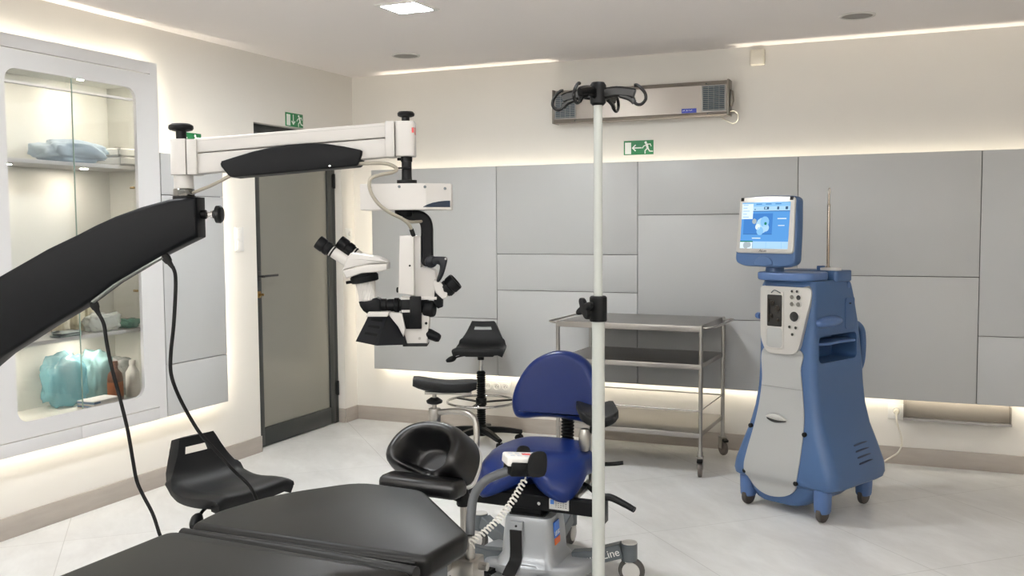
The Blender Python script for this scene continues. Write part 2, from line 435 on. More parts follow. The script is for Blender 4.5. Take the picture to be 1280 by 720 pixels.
for z in (0.27, 1.85):
    bm = NB(); cyl(bm, (0.008, a1 + 0.028, z - 0.055), (0.008, a1 + 0.028, z + 0.055), 0.011); bx(bm, 0, 0.006, a1 + 0.005, a1 + 0.05, z - 0.045, z + 0.045); struct('door_hinge', bm, M_RUBBER, door)

# ------------------------------------------------------------------ ceiling fittings
cl = thing('ceiling_light', 'bright square recessed ceiling light glowing white near the top edge', 'ceiling light', (1.58, -1.95, H), math.radians(-2))
bm = NB()
for s in (-1, 1):
    box(bm, (0, s * 0.112, -0.004), (0.25, 0.026, 0.010), 0.002); box(bm, (s * 0.112, 0, -0.004), (0.026, 0.2, 0.010), 0.002)
obj('frame', bm, M_WPLAST, cl)
bm = NB(); box(bm, (0, 0, -0.003), (0.2, 0.2, 0.004)); obj('diffuser', bm, M_LAMP, cl)
def speaker(x, y, label):
    t = thing('ceiling_speaker', label, 'ceiling speaker', (x, y, H), 0, 'round ceiling speakers')
    bm = NB(); prof(bm, (0, 0, 0), (0, 0, -1), [(0, 0.097), (0.004, 0.097), (0.008, 0.092), (0.008, 0.082), (0.003, 0.080)], 40); obj('rim', bm, mat('speaker rim', (205, 202, 198), 0.5), t)
    bm = NB(); prof(bm, (0, 0, 0), (0, 0, -1), [(0, 0.079), (0.006, 0.079), (0.008, 0.07), (0.009, 0.0)], 40); obj('grille', bm, mat('speaker grille', (150, 146, 142), 0.7, bump=0.5, bscale=900), t)
speaker(0.86, -0.685, 'round grey ceiling speaker over the corner with the door')
speaker(3.72, -0.725, 'round grey ceiling speaker above the blue machine, at right')

# ------------------------------------------------------------------ exit signs
def line2(bm, pts, w, t=0.0008, y=0.0):
    for (a, b) in zip(pts[:-1], pts[1:]):
        a = Vector(a); b = Vector(b); d = (b - a).normalized(); n = Vector((-d.y, d.x)) * w / 2; e = d * w * 0.35
        q = [a - e + n, a - e - n, b + e - n, b + e + n]
        loft(bm, [[(p.x, y, p.y) for p in q], [(p.x, y - t, p.y) for p in q]])
def exit_sign(label, loc, rz, arrow, w=0.208, h=0.096):
    t = thing('exit_sign', label, 'exit sign', loc, rz, 'green emergency exit signs')
    bm = NB(); bx(bm, -w / 2, w / 2, -0.004, 0, -h / 2, h / 2, 0.0006); obj('plate', bm, M_SIGNG, t)
    Y = -0.0041
    bm = NB(); bx(bm, -w / 2 + 0.009, -w / 2 + 0.052, Y - 0.0008, Y, -h / 2 + 0.006, h / 2 - 0.012); obj('doorway_symbol', bm, M_SIGNW, t)
    bm = NB()
    if arrow == 'left': pl = [(-0.040, -0.002), (0.020, -0.002)]; hd = [(-0.022, 0.017), (-0.042, -0.002), (-0.022, -0.021)]
    else: pl = [(-0.014, 0.034), (-0.014, -0.028)]; hd = [(-0.032, -0.010), (-0.014, -0.030), (0.004, -0.010)]
    line2(bm, pl, 0.008, y=Y); line2(bm, hd, 0.008, y=Y); obj('arrow_symbol', bm, M_SIGNW, t)
    bm = NB(); X = 0.062
    prof(bm, (X - 0.012, Y, 0.032), (0, -1, 0), [(0, 0.0085), (0.0008, 0.0085)], 16)
    line2(bm, [(X - 0.004, 0.020), (X + 0.002, -0.006)], 0.015, y=Y)
    line2(bm, [(X - 0.006, 0.018), (X - 0.026, 0.008), (X - 0.034, -0.004)], 0.006, y=Y)
    line2(bm, [(X + 0.002, 0.020), (X + 0.020, 0.022), (X + 0.026, 0.008)], 0.006, y=Y)
    line2(bm, [(X - 0.002, -0.008), (X - 0.016, -0.022), (X - 0.016, -0.040)], 0.008, y=Y)
    line2(bm, [(X + 0.004, -0.008), (X + 0.016, -0.026), (X + 0.036, -0.028)], 0.008, y=Y)
    obj('running_figure', bm, M_SIGNW, t)
exit_sign('green exit sign with left arrow on the back wall below the long steel air unit', (2.275, 0, 2.030), 0, 'left')
exit_sign('green exit sign with down arrow just above the dark door', (0, -0.756, 2.253), PI / 2, 'down', w=0.202, h=0.094)
exit_sign('green exit sign on left wall partly hidden by the black knob of the microscope arm', (0, -1.82, 2.030), PI / 2, 'left')

# ------------------------------------------------------------------ switches and sockets
t = thing('light_switch', 'white double light switch on left wall beside the door handle side', 'light switch', (0, -1.385, 1.43), PI / 2)
bm = NB(); bx(bm, -0.042, 0.042, -0.009, 0, -0.078, 0.078, 0.003); obj('plate', bm, M_WPLAST, t)
for z in (-0.037, 0.037): bm = NB(); box(bm, (0, -0.011, z), (0.056, 0.006, 0.056), 0.002, rot=(0.06, 0, 0)); obj('rocker', bm, M_WPLAST, t)
t = thing('light_switch', 'small white switch on narrow strip of wall between door and corner', 'light switch', (0, -0.085, 1.45), PI / 2)
bm = NB(); bx(bm, -0.042, 0.042, -0.009, 0, -0.042, 0.042, 0.003); obj('plate', bm, M_WPLAST, t)
bm = NB(); prof(bm, (0.0, -0.009, 0), (0, -1, 0), [(0, 0.018), (0.012, 0.016), (0.014, 0.012)], 20); obj('dial', bm, M_WPLAST, t)
def socket_face(parent, x, y0):
    bm = NB(); prof(bm, (x, y0, 0), (0, -1, 0), [(-0.001, 0.027), (0.004, 0.0265), (0.004, 0.0215), (0.0008, 0.0205), (0.0008, 0.0)], 28); s = obj('socket', bm, M_WPLAST, parent)
    bm = NB()
    for q in (-0.0095, 0.0095): cyl(bm, (x + q, y0 + 0.0, 0), (x + q, y0 - 0.0012, 0), 0.003, n=10)
    cyl(bm, (x, y0, 0.010), (x, y0 - 0.006, 0.010), 0.0022, n=8); obj('contact_hole', bm, mat('socket hole', (60, 58, 55), 0.5), s)
t = thing('wall_outlet', 'white strip of three sockets low on back wall behind the blue chair', 'wall outlet', (1.205, 0, 0.325), 0)
bm = NB(); bx(bm, -0.112, 0.112, -0.010, 0, -0.041, 0.041, 0.003); obj('plate', bm, M_WPLAST, t)
for x in (-0.071, 0, 0.071): socket_face(t, x, -0.010)
t = thing('wall_outlet', 'white socket with a plug in it right of the blue machine', 'wall outlet', (3.94, 0, 0.33), 0)
bm = NB(); bx(bm, -0.05, 0.05, -0.010, 0, -0.048, 0.048, 0.003); obj('plate', bm, M_WPLAST, t)
bm = NB(); prof(bm, (0, -0.010, 0), (0, -1, 0), [(-0.001, 0.030), (0.004, 0.029), (0.004, 0.023), (0.001, 0.022)], 28); obj('socket', bm, M_WPLAST, t)

# grey metal tray at the right
t = thing('wall_tray', 'shallow grey metal tray mounted low on the back wall at far right', 'wall tray', (4.28, 0, 0.30), 0)
bm = NB(); bx(bm, -0.30, 0.30, -0.030, 0, 0.0, 0.165, 0.002); obj('back_plate', bm, mat('grey beige metal', (150, 143, 134), 0.4, metal=0.35), t)
bm = NB(); bx(bm, -0.30, 0.30, -0.045, 0, 0.165, 0.178, 0.002); bx(bm, -0.30, -0.292, -0.045, -0.03, 0.0, 0.165, 0.001); bx(bm, 0.292, 0.30, -0.045, -0.03, 0.0, 0.165, 0.001); obj('rim', bm, MATS['grey beige metal'], t)
bm = NB(); prism(bm, [(-0.030, 0.0), (-0.085, -0.006), (-0.085, 0.010), (-0.079, 0.010), (-0.079, 0.0), (-0.030, 0.006)], -0.30, 0.30, 'yz'); obj('tray_lip', bm, M_STEELS, t)

# long steel air unit
t = thing('air_steriliser', 'long stainless steel air unit mounted high on the back wall', 'air purifier', (2.30, 0, 2.32), 0)
hw = 0.595
bm = NB(); prism(bm, [(-0.03, 0.115), (-0.085, 0.115), (-0.125, 0.085), (-0.125, -0.090), (-0.105, -0.112), (-0.03, -0.112)], -hw, hw, 'yz', 0.003); obj('housing', bm, mat('warm steel sheet', (142, 135, 129), 0.40, metal=1.0, noise=0.04, nscale=12, stretch=(1, 30, 30)), t)
for s in (-1, 1):
    bm = NB(); bx(bm, s * (hw - 0.0), s * (hw + 0.012), -0.128, -0.02, -0.114, 0.117, 0.003); obj('end_cap', bm, mat('dull steel', (120, 115, 108), 0.4, metal=0.8), t)
    bm = NB(); bx(bm, s * 0.40 - 0.04, s * 0.40 + 0.04, -0.032, 0.0, -0.07, 0.07); obj('wall_bracket', bm, MATS['dull steel'], t)
for s in (-1, 1):
    cx = s * (hw - 0.085)
    bm = NB()
    for (x0, x1, z0, z1) in ((cx - 0.077, cx + 0.077, 0.076, 0.084), (cx - 0.077, cx + 0.077, -0.084, -0.076), (cx - 0.077, cx - 0.069, -0.076, 0.076), (cx + 0.069, cx + 0.077, -0.076, 0.076)): bx(bm, x0, x1, -0.131, -0.124, z0, z1, 0.001)
    for i in range(12): box(bm, (cx, -0.128, -0.069 + i * 0.0125), (0.138, 0.010, 0.0022), 0, rot=(0.5, 0, 0))
    for i in range(3): bx(bm, cx - 0.036 + i * 0.035, cx - 0.034 + i * 0.035, -0.130, -0.126, -0.076, 0.076)
    g = obj('grille', bm, mat('grille grey', (140, 140, 138), 0.5), t)
    bm = NB(); bx(bm, cx - 0.069, cx + 0.069, -0.1262, -0.1255, -0.076, 0.076); obj('grille_back', bm, mat('blue grey mesh', (52, 70, 82), 0.6), g)
bm = NB(); bx(bm, 0.30, 0.398, -0.1275, -0.125, -0.088, -0.060, 0.0005); lb = obj('label_plate', bm, mat('label blue', (28, 48, 150), 0.4), t)
bm = NB()
for i in range(9): bx(bm, 0.308 + i * 0.008, 0.313 + i * 0.008, -0.1282, -0.1274, -0.075 + 0.002 * (i % 3), -0.071 + 0.002 * (i % 2))
obj('label_print', bm, M_SIGNW, lb)
bm = NB(); prism(bm, [(hw + 0.012, 0.055), (hw + 0.030, 0.045), (hw + 0.032, -0.02), (hw + 0.022, -0.05), (hw + 0.012, -0.055)], -0.085, -0.045, 'xz', 0.004); obj('switch_box', bm, mat('dull steel', (120, 115, 108), 0.4), t)
bm = NB(); tube(bm, [(hw + 0.012, -0.07, -0.085), (hw + 0.035, -0.07, -0.082), (hw + 0.058, -0.06, -0.105), (hw + 0.052, -0.05, -0.145), (hw + 0.02, -0.03, -0.158), (hw - 0.02, -0.02, -0.138), (hw - 0.06, -0.012, -0.115)], 0.0045, 8); obj('power_cord', bm, M_CREAM, t)
for x, z in ((-0.44, -0.1), (0.46, 0.095), (0.47, -0.098)): bm = NB(); cyl(bm, (x, -0.110, z), (x, -0.127, z), 0.004, n=10); obj('screw', bm, M_DKGREY, t)

t = thing('junction_box', 'small cream box high on the back wall right of the steel air unit', 'junction box', (3.068, 0, 2.575), 0)
bm = NB(); bx(bm, -0.046, 0.046, -0.035, 0, -0.048, 0.052, 0.008); obj('case', bm, M_CREAM, t)
bm = NB(); bx(bm, -0.042, 0.042, -0.038, -0.034, -0.044, 0.036, 0.004); obj('cover', bm, M_CREAM, t)

# ------------------------------------------------------------------ wall cabinet
cab = thing('wall_cabinet', 'white built-in wall cabinet with rounded glass front and lit shelves', 'cabinet', (0, -2.75, 0.42), 0)
def Y(v): return v + 2.75
def Z(v): return v - 0.42
CF, CB = 0.095, 0.075
cy0, cy1 = -3.335, -2.172
def fr_ring(pts_o, pts_i, bm):
    n = len(pts_o)
    F = [[bm.verts.new((x, Y(a), Z(b))) for a, b in p] for p in (pts_o, pts_i) for x in (CF, CB)]
    of, ob, if_, ib = F
    for i in range(n):
        j = (i + 1) % n
        bm.faces.new((of[i], of[j], if_[j], if_[i])); bm.faces.new((ob[i], ob[j], ib[j], ib[i]))
        bm.faces.new((of[i], of[j], ob[j], ob[i])); bm.faces.new((if_[i], if_[j], ib[j], ib[i]))
OY0, OY1, OZ0, OZ1 = -3.165, -2.338, 0.572, 2.272
inner = rrect(OY0, OY1, OZ0, OZ1, 0.062, 6)
cmid = ((OY0 + OY1) / 2, (OZ0 + OZ1) / 2)
def proj_rect(p, a0, a1, b0, b1):
    # outline point on the rectangle in the same order as the inner rounded outline
    x, y = p; cx, cy = cmid
    return (min(max(x if abs(x - OY0) > 0.063 and abs(x - OY1) > 0.063 else (a0 if x < cx else a1), a0), a1),
            min(max(y if abs(y - OZ0) > 0.063 and abs(y - OZ1) > 0.063 else (b0 if y < cy else b1), b0), b1))
q = len(inner) // 4; outer = []
for k, (ex, ez) in enumerate(((cy1, 2.362), (cy0, 2.362), (cy0, 0.492), (cy1, 0.492))):
    for i in range(q):
        p = inner[k * q + i]; f = i / (q - 1)
        if k == 0: o_ = (ex, p[1] + (ez - p[1]) * min(1, 2 * f)) if f <= 0.5 else (p[0] + (ex - p[0]) * min(1, 2 * (1 - f)), ez)
        elif k == 1: o_ = (p[0] + (ex - p[0]) * min(1, 2 * f), ez) if f <= 0.5 else (ex, p[1] + (ez - p[1]) * min(1, 2 * (1 - f)))
        elif k == 2: o_ = (ex, p[1] + (ez - p[1]) * min(1, 2 * f)) if f <= 0.5 else (p[0] + (ex - p[0]) * min(1, 2 * (1 - f)), ez)
        else: o_ = (p[0] + (ex - p[0]) * min(1, 2 * f), ez) if f <= 0.5 else (ex, p[1] + (ez - p[1]) * min(1, 2 * (1 - f)))
        outer.append(o_)
bm = NB(); fr_ring(outer, inner, bm); obj('front_frame', bm, M_CABW, cab, ang=30)
bm = NB(); bx(bm, CB, CF, Y(cy0), Y(-2.228), Z(2.3665), Z(2.43), 0.001); bx(bm, CB, CF, Y(-2.228), Y(cy1), Z(2.362), Z(2.43)); obj('top_rail', bm, M_CABW, cab)
bm = NB(); bx(bm, CB, CF, Y(cy0), Y(-2.785), Z(0.42), Z(0.4875), 0.001); bx(bm, CB, CF, Y(-2.783), Y(-2.227), Z(0.42), Z(0.4875), 0.001); bx(bm, CB, CF, Y(-2.227), Y(cy1), Z(0.42), Z(0.492)); obj('bottom_rail', bm, M_CABW, cab)
bm = NB(); cx0 = -0.30; iy0, iy1, iz0, iz1 = -3.345, -2.155, 0.545, 2.315
for (x0, x1, y0, y1, z0, z1) in ((cx0 - 0.015, cx0, iy0, iy1, iz0, iz1), (cx0, CB, iy0 - 0.015, iy0, iz0, iz1), (cx0, CB - 0.03, iy1, iy1 + 0.015, iz0, iz1), (cx0, CB - 0.03, iy0, iy1, iz0 - 0.015, iz0), (cx0, CB - 0.03, iy0, iy1, iz1, iz1 + 0.015)):
    bx(bm, x0, x1, Y(y0), Y(y1), Z(z0), Z(z1))
obj('carcass', bm, mat('cabinet interior white', (214, 214, 208), 0.5), cab)
SH = [1.855, 1.41, 0.942]
for z in (1.855, 0.942):
    bm = NB(); bx(bm, cx0, -0.01, Y(iy0), Y(iy1), Z(z - 0.02), Z(z), 0.001); obj('shelf', bm, M_CABW, cab)
for z in (2.315, 1.835, 0.922):
    for yy in (-2.50, -2.98):
        bm = NB(); prof(bm, (-0.13, Y(yy), Z(z)), (0, 0, -1), [(0, 0.026), (0.004, 0.025), (0.004, 0.020)], 20); sp = obj('spotlight', bm, M_STEEL, cab)
        bm = NB(); prof(bm, (-0.13, Y(yy), Z(z) - 0.0035), (0, 0, -1), [(0, 0.019), (0.001, 0.019)], 16); obj('bulb', bm, M_LEDS, sp)
bm = NB(); bx(bm, CB - 0.020, CB - 0.014, Y(OY0 - 0.02), Y(-2.74), Z(OZ0 - 0.015), Z(OZ1 + 0.015)); obj('glass_door', bm, M_GLASS, cab)
bm = NB(); bx(bm, CB - 0.010, CB - 0.004, Y(-2.755), Y(OY1 + 0.02), Z(OZ0 - 0.015), Z(OZ1 + 0.015)); obj('glass_door', bm, M_GLASS, cab)
bm = NB(); bx(bm, CB - 0.003, CB + 0.001, Y(-2.757), Y(-2.752), Z(OZ0), Z(OZ1)); obj('glass_edge', bm, mat('glass edge green', (130, 150, 140), 0.2), cab)
bm = NB(); bx(bm, CB - 0.028, CB - 0.002, Y(OY0), Y(OY1), Z(2.205), Z(2.217)); obj('top_track', bm, M_WPLAST, cab)
for zz in (1.73, 1.16): bm = NB(); cyl(bm, (CB - 0.03, Y(-2.345), Z(zz)), (CB - 0.005, Y(-2.345), Z(zz)), 0.007, n=12); obj('glass_clip', bm, mat('brass clip', (150, 130, 90), 0.35, metal=0.8), cab)
led_bar('led_strip', cab, 0.072, 0.074, Y(cy0 + 0.03), Y(cy1 - 0.02), Z(2.408), Z(2.414), M_LEDB)
led_bar('led_strip', cab, 0.069, 0.074, Y(cy1 - 0.020), Y(cy1 - 0.012), Z(1.95), Z(2.40), M_LEDV)
led_bar('led_strip', cab, 0.068, 0.074, Y(cy0 + 0.03), Y(cy1), Z(0.428), Z(0.436))

def cloth_pile(name, label, cat, x, y, z, sx, sy, h, m, layers=3, seed=1, crumple=0.012, group=None):
    rnd = random.Random(seed); bm = NB()
    for k in range(layers):
        z0 = h * k / layers; z1 = h * (k + 1) / layers - 0.001
        ol = smooth2([(sx * a + rnd.uniform(-crumple, crumple), sy * b + rnd.uniform(-crumple, crumple)) for a, b in rrect(-0.5, 0.5, -0.5, 0.5, 0.12, 2)], 3)
        e = min(0.008, (z1 - z0) * 0.45)
        rings = []
        for off, zz in ((e, z0), (0, z0 + e), (0, z1 - e), (e, z1), (e * 4, z1 + rnd.uniform(0, 0.004))):
            rings.append([(a, b, zz + (rnd.uniform(-1, 1) * crumple * 0.35 if zz > z0 and crumple > 0.01 else 0)) for a, b in (inset(ol, off) if off else ol)])
        loft(bm, rings)
    o = obj(name, bm, m); o.location = (x, y, z); return tag(o, label, cat, group)
M_LBLUE = mat('light blue drape', (190, 206, 218), 0.8, bump=0.3, bscale=25)
M_TEAL = film('teal plastic', (136, 196, 208), 0.6)
def pouch(name, label, cat, x, y, z, sx, sy, h, m, seed, tilt=(0, 0, 0), group=None):
    rnd = random.Random(seed); bm = NB()
    bmesh.ops.create_icosphere(bm, subdivisions=4, radius=1.0)
    from mathutils import noise as N
    for v in bm.verts:
        c = v.co.copy(); w = 1 + 0.28 * N.noise(c * 2.2 + Vector((seed * 3.1, 0, 0))) + 0.12 * N.noise(c * 6 + Vector((0, seed, 0)))
        c = Vector((math.copysign(abs(c.x) ** 0.6, c.x), math.copysign(abs(c.y) ** 0.6, c.y), math.copysign(abs(c.z) ** 0.7, c.z))) * w
        v.co = Vector((c.x * sx / 2, c.y * sy / 2, max(0.0, c.z * h / 2 + h / 2)))
    o = obj(name, bm, m, ang=180); o.location = (x, y, z); o.rotation_euler = tilt; return tag(o, label, cat, group)
M_CLEARB = film('clear bag', (225, 228, 222), 0.6); M_LATEX = mat('cream latex', (222, 214, 190), 0.6); M_MINT = film('mint packing', (130, 186, 168), 0.75)
pouch('folded_drape', 'crumpled pale blue drape lying on the top cabinet shelf', 'drape', -0.12, -2.60, 1.8575, 0.24, 0.38, 0.115, M_LBLUE, 3)
cloth_pile('folded_towel', 'folded white towel at the right end of the top cabinet shelf', 'towel', -0.10, -2.275, 1.8575, 0.19, 0.18, 0.095, mat('white towel', (225, 225, 222), 0.9, bump=0.3, bscale=200), 2, 5, 0.004)
for i, (yy, hh, lb) in enumerate(((-2.66, 0.17, 'leftmost of three upright cream glove packs on the lower cabinet shelf'), (-2.565, 0.20, 'middle of three upright cream glove packs on the lower cabinet shelf'), (-2.475, 0.19, 'rightmost of three upright cream glove packs on the lower cabinet shelf'))):
    pouch('glove_pack', lb, 'gloves', -0.17, yy, 0.9425, 0.10, 0.075, hh, M_LATEX, 2 + i * 3, group='cream glove packs on the lower cabinet shelf')
pouch('instrument_bag', 'clear crumpled bag in front of the glove packs in the cabinet', 'plastic bag', -0.065, -2.47, 0.9425, 0.075, 0.22, 0.10, M_CLEARB, 4)
pouch('instrument_bag', 'small mint green packet at right on the lower cabinet shelf', 'plastic bag', -0.07, -2.275, 0.9425, 0.10, 0.10, 0.055, M_MINT, 9)
cloth_pile('instrument_packet', 'flat pale packet lying at the left front of the lower cabinet shelf', 'packet', -0.06, -2.72, 0.9425, 0.08, 0.14, 0.028, mat('pale packet', (196, 206, 204), 0.4), 2, 8, 0.006)
pouch('gown_bag', 'large teal plastic bag standing at the cabinet bottom, furthest left', 'plastic bag', -0.19, -2.63, 0.5455, 0.12, 0.24, 0.29, M_TEAL, 6)
pouch('gown_bag', 'smaller pale teal bag behind the brown bottle', 'plastic bag', -0.20, -2.40, 0.5455, 0.14, 0.16, 0.27, film('pale teal plastic', (160, 204, 208), 0.5), 11)
pouch('gown_bag', 'frosted clear bag behind the white bottle at the cabinet bottom', 'plastic bag', -0.20, -2.23, 0.5455, 0.14, 0.13, 0.22, film('frosted bag', (206, 210, 208), 0.55), 15)
def bottle(label, x, y, z, pr, m, capm, seed):
    t = thing('bottle', label, 'bottle', (x, y, z), seed)
    body = [rrect(-a, a, -b, b, min(a, b) * 0.8, 5) + [] for a, b in [p[1] for p in pr]]
    bm = NB(); loft(bm, [[(u, v, p[0]) for u, v in r] for p, r in zip(pr, body)]); obj('body', bm, m, t, ang=60)
    top = pr[-1][0]; bm = NB(); prof(bm, (0, 0, top), (0, 0, 1), [(0, 0.019), (0.024, 0.018), (0.026, 0.014)], 20); obj('cap', bm, capm, t)
    return t
M_BROWN = mat('brown plastic', (84, 46, 26), 0.35)
b1 = bottle('brown plastic bottle with paper label at the cabinet bottom', -0.075, -2.385, 0.5455, [(0, (0.032, 0.045)), (0.004, (0.034, 0.047)), (0.12, (0.034, 0.047)), (0.15, (0.030, 0.040)), (0.175, (0.016, 0.018)), (0.195, (0.014, 0.014))], M_BROWN, M_BROWN, 0.3)
bm = NB(); loft(bm, [[(u, v, z) for u, v in rrect(-0.0345, 0.0345, -0.0475, 0.0475, 0.0275, 5)] for z in (0.02, 0.105)], False, False); obj('paper_label', bm, mat('orange brown label', (140, 82, 48), 0.6), b1)
b2 = bottle('white plastic bottle right of the brown bottle in the cabinet', -0.075, -2.255, 0.5455, [(0, (0.03, 0.036)), (0.004, (0.032, 0.038)), (0.14, (0.032, 0.038)), (0.17, (0.018, 0.02)), (0.185, (0.014, 0.014))], M_WPLAST, M_WPLAST, 0.2)
for i, (h0, hh, c, lb) in enumerate(((0, 0.018, (206, 190, 180), 'flat beige box, lower of two stacked boxes at the cabinet bottom'), (0.0185, 0.022, (214, 214, 216), 'flat pale box, upper of two stacked boxes at the cabinet bottom'))):
    bm = NB(); bx(bm, -0.06, 0.06, -0.095, 0.095, 0, hh, 0.002)
    o = obj('carton', bm, mat('carton %d' % i, c, 0.6)); o.location = (0.0 - 0.03, -2.545, 0.5455 + h0); tag(o, lb, 'box', 'stacked boxes in the cabinet')
    bm = NB(); bx(bm, -0.061, 0.061, -0.0955, -0.05, hh * 0.3, hh * 0.75); obj('carton_band', bm, mat('carton band', (96, 120, 150), 0.6), o)

# ------------------------------------------------------------------ steel trolley
tr = thing('instrument_trolley', 'stainless steel three-tier instrument trolley on castors by back wall', 'trolley', (2.425, -0.455, 0), math.radians(-1.5))
TW, TD = 0.455, 0.315
def shelf_bm(z, h=0.034, w=TW, d=TD):
    bm = NB(); prism(bm, rrect(-w, w, -d, d, 0.006, 2), z - h, z, 'xy', 0.002); return bm
for z in (0.905, 0.675, 0.262): obj('shelf', shelf_bm(z, 0.036 if z > 0.9 else 0.03), M_STEELS, tr)
for sx in (-1, 1):
    for sy in (-1, 1):
        X, Yp = sx * (TW + 0.002), sy * (TD - 0.014)
        bm = NB(); cyl(bm, (X, Yp, 0.145), (X, Yp, 0.90), 0.0125, n=20); prof(bm, (X, Yp, 0.90), (0, 0, 1), [(0, 0.0125), (0.006, 0.011), (0.009, 0.0)], 20); obj('post', bm, M_CHROME if False else M_STEEL, tr)
        bm = NB(); cyl(bm, (X, Yp, 0.122), (X, Yp, 0.148), 0.016, n=18); a = 0.35 * sx + (0.4 if sy > 0 else -0.2)
        dx, dy = math.sin(a) * 0.016, -math.cos(a) * 0.016
        for s in (-1, 1):
            px, py = X + s * 0.017 * math.cos(a), Yp + s * 0.017 * math.sin(a)
            prism(bm, [(-0.016, 0.045), (0.016, 0.045), (0.020, 0.118), (-0.020, 0.118)], -0.0015, 0.0015, 'yz')
            xform(bm, Matrix.Translation((px, py, 0)) @ Matrix.Rotation(a, 4, 'Z'), bm.verts[-8:])
        box(bm, (X, Yp, 0.120), (0.042, 0.042, 0.006), 0.001, rot=(0, 0, a))
        c = obj('castor', bm, M_STEEL, tr)
        bm = NB(); ax = Vector((math.cos(a), math.sin(a), 0)); c0 = Vector((X + dx * 0.6, Yp + dy * 0.6, 0.0465))
        prof(bm, c0 - ax * 0.013, ax, [(0, 0.030), (0.002, 0.044), (0.006, 0.0465), (0.020, 0.0465), (0.024, 0.044), (0.026, 0.030)], 28); obj('wheel', bm, mat('grey tyre', (92, 84, 78), 0.6), c)
        if sy < 0 or sx > 0:
            bm = NB(); box(bm, (X + dx * 2.2, Yp + dy * 2.2, 0.100), (0.034, 0.030, 0.016), 0.004, rot=(0.3, 0, a)); obj('brake_pedal', bm, M_RUBBER, c)
for s in (-1, 1):
    bm = NB(); X = s * TW
    tube(bm, [(X, -TD + 0.03, 0.888), (X + s * 0.05, -TD + 0.035, 0.894), (X + s * 0.078, -TD + 0.08, 0.897), (X + s * 0.08, 0, 0.897), (X + s * 0.078, TD - 0.08, 0.897), (X + s * 0.05, TD - 0.035, 0.894), (X, TD - 0.03, 0.888)], 0.0065, 12, 6); obj('push_handle', bm, M_STEEL, tr)
bm = NB()
for sy in (-1, 1): cyl(bm, (-TW, sy * (TD - 0.014), 0.395), (TW, sy * (TD - 0.014), 0.395), 0.004, n=10)
for sx in (-1, 1): cyl(bm, (sx * TW, -TD + 0.014, 0.395), (sx * TW, TD - 0.014, 0.395), 0.004, n=10)
obj('guard_rail', bm, M_STEEL, tr)

# ------------------------------------------------------------------ black stools
def seat_shell(parent):
    bm = NB()
    prof2 = [(-0.206, -0.050), (-0.213, -0.012), (-0.195, 0.006), (-0.14, 0.008), (-0.06, 0.0), (0.02, 0.0), (0.075, 0.012), (0.112, 0.040), (0.135, 0.082), (0.150, 0.122), (0.158, 0.150), (0.163, 0.172), (0.166, 0.190)]
    wid = [0.192, 0.203, 0.205, 0.205, 0.206, 0.205, 0.200, 0.176, 0.146, 0.122, 0.108, 0.099, 0.090]
    P = smooth_pts([(a, b, w) for (a, b), w in zip(prof2, wid)], 3)
    nv = 20; G = []
    for i, p in enumerate(P):
        row = []
        for j in range(nv + 1):
            v = -1 + 2 * j / nv; x = v * p.z
            u = i / (len(P) - 1)
            dish = 0.012 * (v * v) * (1 if u < 0.6 else 0.3) + (0.020 * max(0, abs(v) - 0.82) / 0.18 * -1 if u < 0.55 else 0)
            fold = 0.012 * v * v * max(0, min(1, (u - 0.5) * 4)) * (1 if u < 0.85 else max(0, 1 - (u - .85) * 4))
            row.append(bm.verts.new((x, p.x - fold, p.y + dish)))
        G.append(row)
    n = len(P)
    for row in G:
        for v in row: v.co *= 0.86
    for i in range(n - 1):
        for j in range(nv):
            u = (i + 0.5) / (n - 1); v = -1 + 2 * (j + 0.5) / nv
            if 0.745 < u < 0.845 and abs(v) < 0.62: continue
            bm.faces.new((G[i][j], G[i][j + 1], G[i + 1][j + 1], G[i + 1][j]))
    bmesh.ops.recalc_face_normals(bm, faces=bm.faces[:])
    if sum(f.normal.z for f in bm.faces) < 0: bmesh.ops.reverse_faces(bm, faces=bm.faces[:])
    me = bpy.data.meshes.new('seat'); bm.to_mesh(me); bm.free(); me.materials.append(M_PU)
    me.polygons.foreach_set('use_smooth', [True] * len(me.polygons))
    o = bpy.data.objects.new('seat', me); COL.objects.link(o); o.parent = parent
    md = o.modifiers.new('s', 'SOLIDIFY'); md.thickness = 0.042; md.offset = -1
    b = o.modifiers.new('b', 'BEVEL'); b.width = 0.010; b.segments = 3; b.limit_method = 'ANGLE'; b.angle_limit = math.radians(50)
    return o
